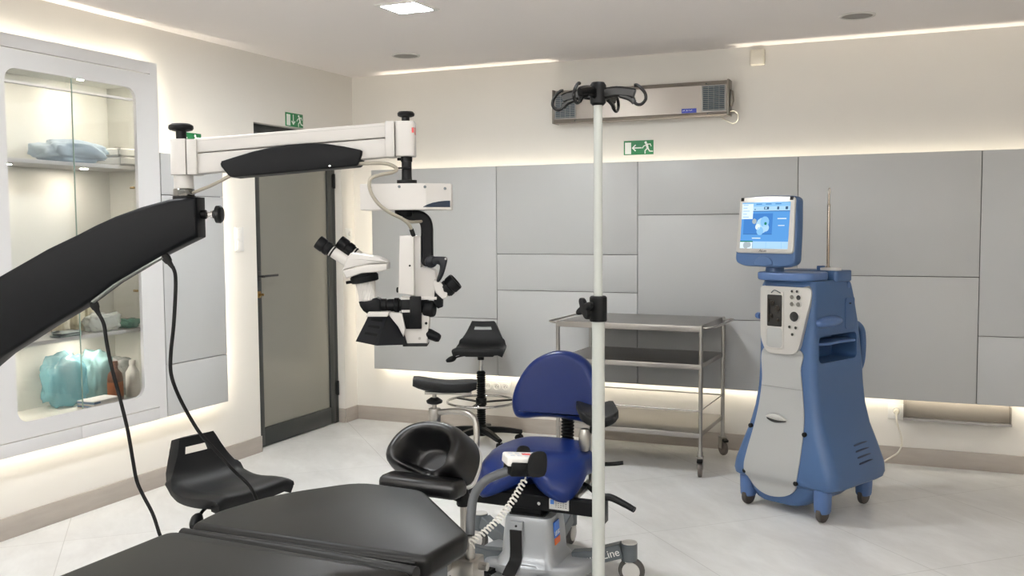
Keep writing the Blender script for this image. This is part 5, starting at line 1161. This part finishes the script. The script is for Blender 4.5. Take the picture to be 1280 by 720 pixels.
bm = NB(); top_ = [(528.5, 259.3), (533, 256.8), (540, 254.3), (548, 252.7), (555, 252), (560.5, 251.8)]
A_ = [on_face(a, b, 0.0012) for a, b in top_]; B_ = [on_face(a, 259.8, 0.0012) for a, b in top_]
for i in range(len(A_) - 1): q = [A_[i], A_[i + 1], B_[i + 1], B_[i]]; loft(bm, [[p + Vector((0, 0.0018, 0)) for p in q], q])
obj('blue_accent', bm, mat('accent dark blue', (16, 34, 54), 0.35), hd)
# C arm under the housing
bm = NB(); prof(bm, (X_(502), 0, Z_(270.5)), (0, 0, 1), [(0, 0.026), (0.004, 0.028), (0.018, 0.028)], 24); strip(bm, [V(500, 269.2), V(512, 269.5), V(521, 271), V(527.5, 276), V(530, 285), V(530, 300), V(530, 326)], 0.030, 0.034, 4, up=(0.3, 0, 1), bev=0.004)
cyl(bm, (X_(530), -0.017, Z_(326)), (X_(530), 0.017, Z_(326)), 0.0172, n=24); obj('carrier_arm', bm, M_SCOPEB, ms)
# optics body
bm = NB(); prism(bm, poly((497.5, 294.5), (515, 294.5), (515, 368.5), (495, 366)), -0.050, -0.006, 'xz', 0.003); obj('front_cover', bm, M_SCOPEW, ms)
bm = NB(); prism(bm, poly((508, 295), (522.5, 295), (522.5, 334), (534, 334.5), (540, 338), (542.5, 350), (542.5, 374), (508, 370)), -0.020, 0.060, 'xz', 0.003); ob = obj('optics_body', bm, M_SCOPEW, ms)
bm = NB(); cyl(bm, V(510, 331.5, -0.049), V(510, 331.5, -0.053), 0.003, n=10); prof(bm, V(494.5, 362, -0.03), (-1, 0, 0), [(0, 0.008), (0.004, 0.008), (0.006, 0.005)], 12); obj('body_screw', bm, M_BLACK, ob)
# clamp lever
bm = NB(); cyl(bm, V(536, 327, -0.050), V(536, 327, -0.015), 0.0175, n=22, bev=0.003); prism(bm, smooth2([(X_(a), Z_(b)) for a, b in ((538, 321.5), (546, 320.5), (554, 321), (556.5, 324), (555, 332), (551.5, 343), (547, 351), (544, 352), (543, 349), (546, 340), (547, 332), (543.5, 330), (538, 332))], 3), -0.056, -0.040, 'xz', 0.004); lv = obj('clamp_lever', bm, M_HOOD, ms)
bm = NB(); cyl(bm, V(554.5, 323.5, -0.057), V(554.5, 323.5, -0.053), 0.0035, n=10); obj('lever_pin', bm, M_CHROME, lv)
# side eyepiece at right
bm = NB(); prism(bm, poly((539, 349.5), (544, 350.5), (556.5, 362), (555, 371.5), (549.5, 374), (541, 366), (538, 356)), -0.030, 0.012, 'xz', 0.003); obj('side_tube', bm, M_SCOPEW, ms)
bm = NB(); prism(bm, poly((540, 361), (549.5, 371.5), (549, 384), (543, 386), (538, 378)), -0.026, 0.010, 'xz', 0.003); obj('side_tube_mount', bm, M_SCOPEB, ms)
def eyepiece(bm, a, b, r):
    a = Vector(a); b = Vector(b); L_ = (b - a).length
    prof(bm, a, b - a, [(0, r * 0.82), (L_ * 0.10, r * 0.86), (L_ * 0.12, r * 0.97), (L_ * 0.40, r * 0.97), (L_ * 0.42, r * 0.90), (L_ * 0.48, r * 0.90), (L_ * 0.50, r), (L_ * 0.93, r), (L_, r * 0.93), (L_, r * 0.75), (L_ * 0.93, r * 0.6)], 28)
bm = NB(); eyepiece(bm, V(551.5, 364, -0.009), V(566, 351.5, -0.012), 0.0255); obj('side_eyepiece', bm, M_SCOPEB, ms)
# centre carriage and knobs
bm = NB(); bx(bm, X_(497), X_(523), -0.032, 0.032, Z_(411), Z_(374), 0.003); bx(bm, X_(509), X_(523), -0.046, -0.03, Z_(410), Z_(370), 0.002); bx(bm, X_(520), X_(530), -0.02, 0.03, Z_(400), Z_(374), 0.002); obj('focus_carriage', bm, M_SCOPEB, ms)
bm = NB(); prof(bm, V(526, 386.5, -0.012), (1, -0.25, 0), [(0, 0.022), (0.004, 0.024), (0.024, 0.024), (0.030, 0.021), (0.031, 0.0)], 26); obj('focus_knob', bm, M_SCOPEB, ms)
bm = NB(); bx(bm, X_(497), X_(542), -0.03, 0.03, Z_(374.5), Z_(371), 0.001); bx(bm, X_(498), X_(509), -0.036, -0.02, Z_(390), Z_(387), 0.0005); obj('carriage_plate', bm, M_SCOPEW, ms)
bm = NB(); prism(bm, poly((500, 387), (530, 392), (532.5, 392), (529.5, 430), (503, 430), (497, 398)), -0.028, 0.034, 'xz', 0.003); lo = obj('objective_housing', bm, M_SCOPEW, ms)
bm = NB(); bx(bm, X_(499), X_(529.5), -0.034, 0.038, Z_(432.8), Z_(429), 0.001); obj('base_plate', bm, M_RUBBER, lo)
bm = NB(); cyl(bm, V(528.5, 404, -0.0265), V(528.5, 404, -0.0295), 0.004, n=12); obj('housing_hole', bm, M_RUBBER, lo)
bm = NB(); cyl(bm, V(520, 423, -0.0265), V(520, 423, -0.0300), 0.004, n=12); obj('housing_screw', bm, M_STEEL, lo)
bm = NB(); prof(bm, V(527, 416, -0.012), Vector((1, -0.3, -0.42)), [(0, 0.010), (0.004, 0.014), (0.012, 0.0155), (0.040, 0.0135), (0.046, 0.0105), (0.047, 0.0)], 20); obj('adjusting_knob', bm, M_SCOPEB, ms)
# transfer tube and elbow
bm = NB(); prof(bm, V(466, 381.5, -0.010), (1, 0, 0), [(0, 0.016), (0.010, 0.017), (0.012, 0.019), (0.028, 0.019), (0.030, 0.016), (0.034, 0.018), (0.050, 0.018), (0.052, 0.021), (0.064, 0.021), (0.066, 0.0175), (0.076, 0.0175)], 26); obj('transfer_tube', bm, M_SCOPEB, ms)
bm = NB(); prism(bm, poly((444.5, 376.5), (467, 371.5), (472, 374), (472, 389), (455, 391.5), (450, 388), (446, 382)), -0.032, 0.012, 'xz', 0.004); obj('prism_elbow', bm, M_SCOPEB, ms)
bm = NB(); a = Vector(V(455.5, 375.5, -0.010)); b = Vector(V(451.5, 349, -0.010)); d = b - a; L_ = d.length; n = 44
rings = []
for t_, r_ in ((0, 0.0235), (0.06, 0.0255), (0.94, 0.0290), (1, 0.0285)):
    _, u_, v_ = basis(d); rings.append([a + d * t_ + (u_ * math.cos(2 * PI * i / n + t_ * 0.9) + v_ * math.sin(2 * PI * i / n + t_ * 0.9)) * (r_ * (1 + (0.05 if i % 2 else 0))) for i in range(n)])
loft(bm, rings); obj('ribbed_tube', bm, M_SCOPEW, ms, ang=20)
bm = NB(); a = Vector(V(451.8, 352.5, -0.010)); b = Vector(V(449.8, 340, -0.010)); prof(bm, a, b - a, [(0, 0.036), (0.003, 0.040), (0.018, 0.041), (0.020, 0.038), (0.024, 0.038), (0.028, 0.036)], 32); cyl(bm, V(436, 351.5, -0.03), V(429.5, 352.5, -0.034), 0.0045, n=12); obj('clamp_ring', bm, M_SCOPEB, ms)
bm = NB()
up = poly((432.5, 321), (437, 315.3), (468, 320), (480, 325.3), (481.5, 328), (458, 329), (426.5, 336.5))
lowp = poly((426.2, 337), (458, 329.6), (481.5, 328.6), (481, 336.3), (470, 339.2), (450, 340.5), (431, 347))
prism(bm, up, -0.052, 0.032, 'xz', 0.005); bh = obj('binocular_head', bm, M_SCOPEW, ms)
bm = NB(); prism(bm, lowp, -0.052, 0.032, 'xz', 0.004); obj('head_lower', bm, M_SCOPEW, bh)
for (a, m_, c, y0, rr) in (((432, 326.5), (410.5, 312), (395.5, 301), -0.034, 0.0155), ((442, 320.5), (434, 314.5), (417, 301.5), 0.026, 0.0155)):
    bm = NB(); cyl(bm, V(*a, y0), V(*m_, y0), rr, n=24); et = obj('eye_tube', bm, M_SCOPEW, ms)
    bm = NB(); eyepiece(bm, V(m_[0] + 1, m_[1] + 0.7, y0), V(*c, y0), 0.0205); obj('eyepiece', bm, M_SCOPEB, et)
    bm = NB(); d = Vector(V(*c, y0)) - Vector(V(*m_, y0)); prof(bm, V(*c, y0), d, [(-0.005, 0.0155), (-0.0045, 0.0150), (-0.004, 0.0)], 20); obj('eye_lens', bm, mat('lens', (40, 44, 60), 0.05, coat=0.5), et)
    bm = NB(); cyl(bm, V(m_[0] + 4, m_[1] + 2.7, y0), V(m_[0] + 2.4, m_[1] + 1.6, y0), rr * 1.12, n=24); obj('tube_ring', bm, M_SCOPEB, et)
# light hood: wedge with three slots
bm = NB()
hr_ = [[V(455, 394, 0.0), V(481.5, 394, -0.055), V(487, 396, -0.020), V(484, 394, 0.035), V(460, 393, 0.035)],
       [V(449.7, 405, -0.004), V(477.4, 405.5, -0.063), V(496.5, 407, -0.026), V(490, 405, 0.035), V(454, 404, 0.038)],
       [V(444, 416, -0.007), V(473.3, 417, -0.070), V(502, 419.5, -0.030), V(496, 417, 0.035), V(449, 415, 0.040)],
       [V(438.5, 427, -0.010), V(469, 429, -0.078), V(505, 430.5, -0.034), V(500, 429, 0.035), V(444, 426, 0.042)]]
loft(bm, hr_); ho = obj('lamp_hood', bm, M_HOOD, ms, ang=25)
bm = NB()
Ah, Bh, Eh, Dh = [Vector(p) for p in (hr_[0][0], hr_[0][1], hr_[3][1], hr_[3][0])]
nh = (Bh - Ah).cross(Dh - Ah).normalized(); nh = nh if nh.y < 0 else -nh
def hood_pt(u, v, o): return (Ah * (1 - u) + Bh * u) * (1 - v) + (Dh * (1 - u) + Eh * u) * v + nh * o
for v0 in (0.16, 0.40, 0.66):
    ring = [(u, v0 + w_) for u, w_ in rrect(0.24, 0.84, -0.045, 0.045, 0.04, 3)]
    loft(bm, [[hood_pt(u, v, -0.004) for u, v in ring], [hood_pt(u, v, 0.0008) for u, v in ring]])
obj('hood_slot', bm, mat('slot black', (3, 4, 6), 0.5, spec=0.1), ho)
bm = NB(); prism(bm, poly((458, 388.5), (484, 388.5), (481.5, 394.2), (455, 394.2)), -0.060, 0.018, 'xz', 0.002); prism(bm, poly((480, 389), (499, 391), (503, 410), (500.5, 420), (494, 407), (486, 397)), -0.045, 0.018, 'xz', 0.002); hc_ = obj('hood_cap', bm, M_SCOPEW, ms)
bm = NB(); bx(bm, X_(460), X_(479), -0.0612, -0.058, Z_(392.6), Z_(390.2), 0.0); obj('cap_slot', bm, mat('slot grey', (190, 188, 184), 0.4), hc_)
# cables
bm = NB(); tube(bm, [V(239, 239.5, -0.01), V(250, 236.5, -0.03), V(265, 231.5, -0.04), (X_(280), -0.042, Z_(224.5)), V(290, 219, -0.04)], 0.0048, 10); obj('signal_cable', bm, M_CABLE, ms)
bm = NB(); tube(bm, [V(446, 205.7, -0.03), V(462, 205.2, -0.035), V(478, 205.6, -0.04), V(489, 208, -0.045), V(495.5, 213, -0.05), V(491, 217.5, -0.07), V(478, 220.5, -0.088), V(467, 224.5, -0.092), V(464, 232, -0.092), V(467, 244, -0.092), V(476, 256.5, -0.092), V(488, 266, -0.088), V(502, 273.5, -0.075), V(509.5, 280, -0.062), V(513, 287.5, -0.05)], 0.0052, 10, 6); obj('signal_cable', bm, M_CABLE, ms)
bm = NB(); tube(bm, [V(503, 274, -0.07), V(511, 277.5, -0.055), V(519, 277.5, -0.03), V(524, 277, -0.012)], 0.0042, 10); obj('signal_cable', bm, M_CABLE, ms)
bm = NB(); cyl(bm, V(512.5, 286.5, -0.0505), V(515, 295, -0.045), 0.0065, n=12); obj('cable_plug', bm, M_RUBBER, ms)
def drop_cable(plug0, plug1, pts, ext, y0):
    bm = NB(); prof(bm, V(*plug0, y0), Vector(V(*plug1, y0)) - Vector(V(*plug0, y0)), [(0, 0.011), (0.010, 0.013), (0.022, 0.011), (0.026, 0.008), (0.045, 0.005)], 16); obj('cable_plug', bm, M_RUBBER, ms)
    P = [V(a, b, y0 + (0.16 * max(0, (b - 470) / 200) if ext else 0.02 * max(0, (b - 470) / 200))) for a, b in pts]
    last = Vector(P[-1]); P += [tuple(last + Vector((0.012, 0.04, -0.12))), tuple(last + Vector((0.0, 0.05, -0.40))), (last.x - 0.06, last.y + 0.03, 0.05), (last.x - 0.25, last.y - 0.0, 0.0085), (last.x - 0.50, last.y - 0.05, 0.0085)]
    bm = NB(); tube(bm, P, 0.0055, 10, 5); obj('drop_cable', bm, M_RUBBER, ms)
drop_cable((110.5, 374), (118, 391), [(117, 388), (123.5, 403), (126, 424), (131, 455), (139.5, 494), (146.5, 530), (150, 555), (152.5, 577), (156, 603), (163, 622), (174, 646), (181, 671)], False, -0.02)
drop_cable((202, 317), (212.5, 333), [(212, 331), (215, 342), (214.5, 365), (211, 405), (206.5, 440), (206, 466), (211, 493), (221, 523), (233, 550), (250, 574), (269, 602), (290, 632)], True, -0.02)

# ------------------------------------------------------------------ lamps outside the frame, camera, render settings
def ceiling_lamp(x, y, power):
    L_ = bpy.data.lights.new('lamp', 'AREA'); L_.shape = 'SQUARE'; L_.size = 0.2; L_.energy = power; L_.color = (0.955, 0.985, 1.0)
    o = bpy.data.objects.new('lamp', L_); COL.objects.link(o); o.location = (x, y, H - 0.008)
for x, y, p_ in ((1.58, -4.3, 23), (3.62, -4.3, 7), (1.58, -6.6, 27), (3.62, -6.6, 18), (5.4, -6.6, 8)): ceiling_lamp(x, y, p_)

# narrow beam led profiles in the gaps above the wall boards
def profile_lamp(x, y, z, sx, sy, power, spread=32):
    L_ = bpy.data.lights.new('led_profile', 'AREA'); L_.shape = 'RECTANGLE'; L_.size = sx; L_.size_y = sy; L_.energy = power; L_.color = (1.0, 0.90, 0.74); L_.spread = math.radians(spread)
    o = bpy.data.objects.new('led_profile', L_); COL.objects.link(o); o.location = (x, y, z); o.rotation_euler = (PI, 0, 0)
profile_lamp(3.34, -0.064, ZT - 0.06, 6.1, 0.008, 2.6, 20)
profile_lamp(0.060, -1.89, 1.79, 0.008, 0.44, 0.55, 95)
profile_lamp(0.058, -2.74, 2.37, 0.008, 1.0, 0.40)

w = bpy.data.worlds.new('World'); sc.world = w; w.use_nodes = True
w.node_tree.nodes['Background'].inputs[0].default_value = (0.02, 0.02, 0.02, 1)
cam = bpy.data.cameras.new('Camera'); co = bpy.data.objects.new('Camera', cam); COL.objects.link(co)
cam.sensor_fit = 'HORIZONTAL'; cam.sensor_width = 36.0; cam.lens = 36.0 * 1216.543 / 1280.0; cam.clip_start = 0.05
yaw, pit, roll = 0.4044761, -0.0650732, -0.0070517
cy_, sy_, cp_, sp_ = math.cos(yaw), math.sin(yaw), math.cos(pit), math.sin(pit)
f_ = Vector((-sy_ * cp_, cy_ * cp_, sp_)); r_ = Vector((cy_, sy_, 0)); u_ = r_.cross(f_)
r2 = r_ * math.cos(roll) + u_ * math.sin(roll); u2 = -r_ * math.sin(roll) + u_ * math.cos(roll)
co.matrix_world = Matrix(((r2.x, u2.x, -f_.x, 4.104333), (r2.y, u2.y, -f_.y, -6.484098), (r2.z, u2.z, -f_.z, 1.512682), (0, 0, 0, 1)))
sc.camera = co
sc.view_settings.view_transform = 'Standard'; sc.view_settings.look = 'None'; sc.view_settings.gamma = 1.0; sc.view_settings.exposure = 0.17
sc.view_settings.use_curve_mapping = False
sc.cycles.use_denoising = True
sc.cycles.max_bounces = 10; sc.cycles.diffuse_bounces = 6; sc.cycles.glossy_bounces = 4; sc.cycles.transparent_max_bounces = 10
sc.cycles.sample_clamp_indirect = 6.0; sc.cycles.blur_glossy = 0.5; sc.cycles.caustics_reflective = False; sc.cycles.caustics_refractive = False
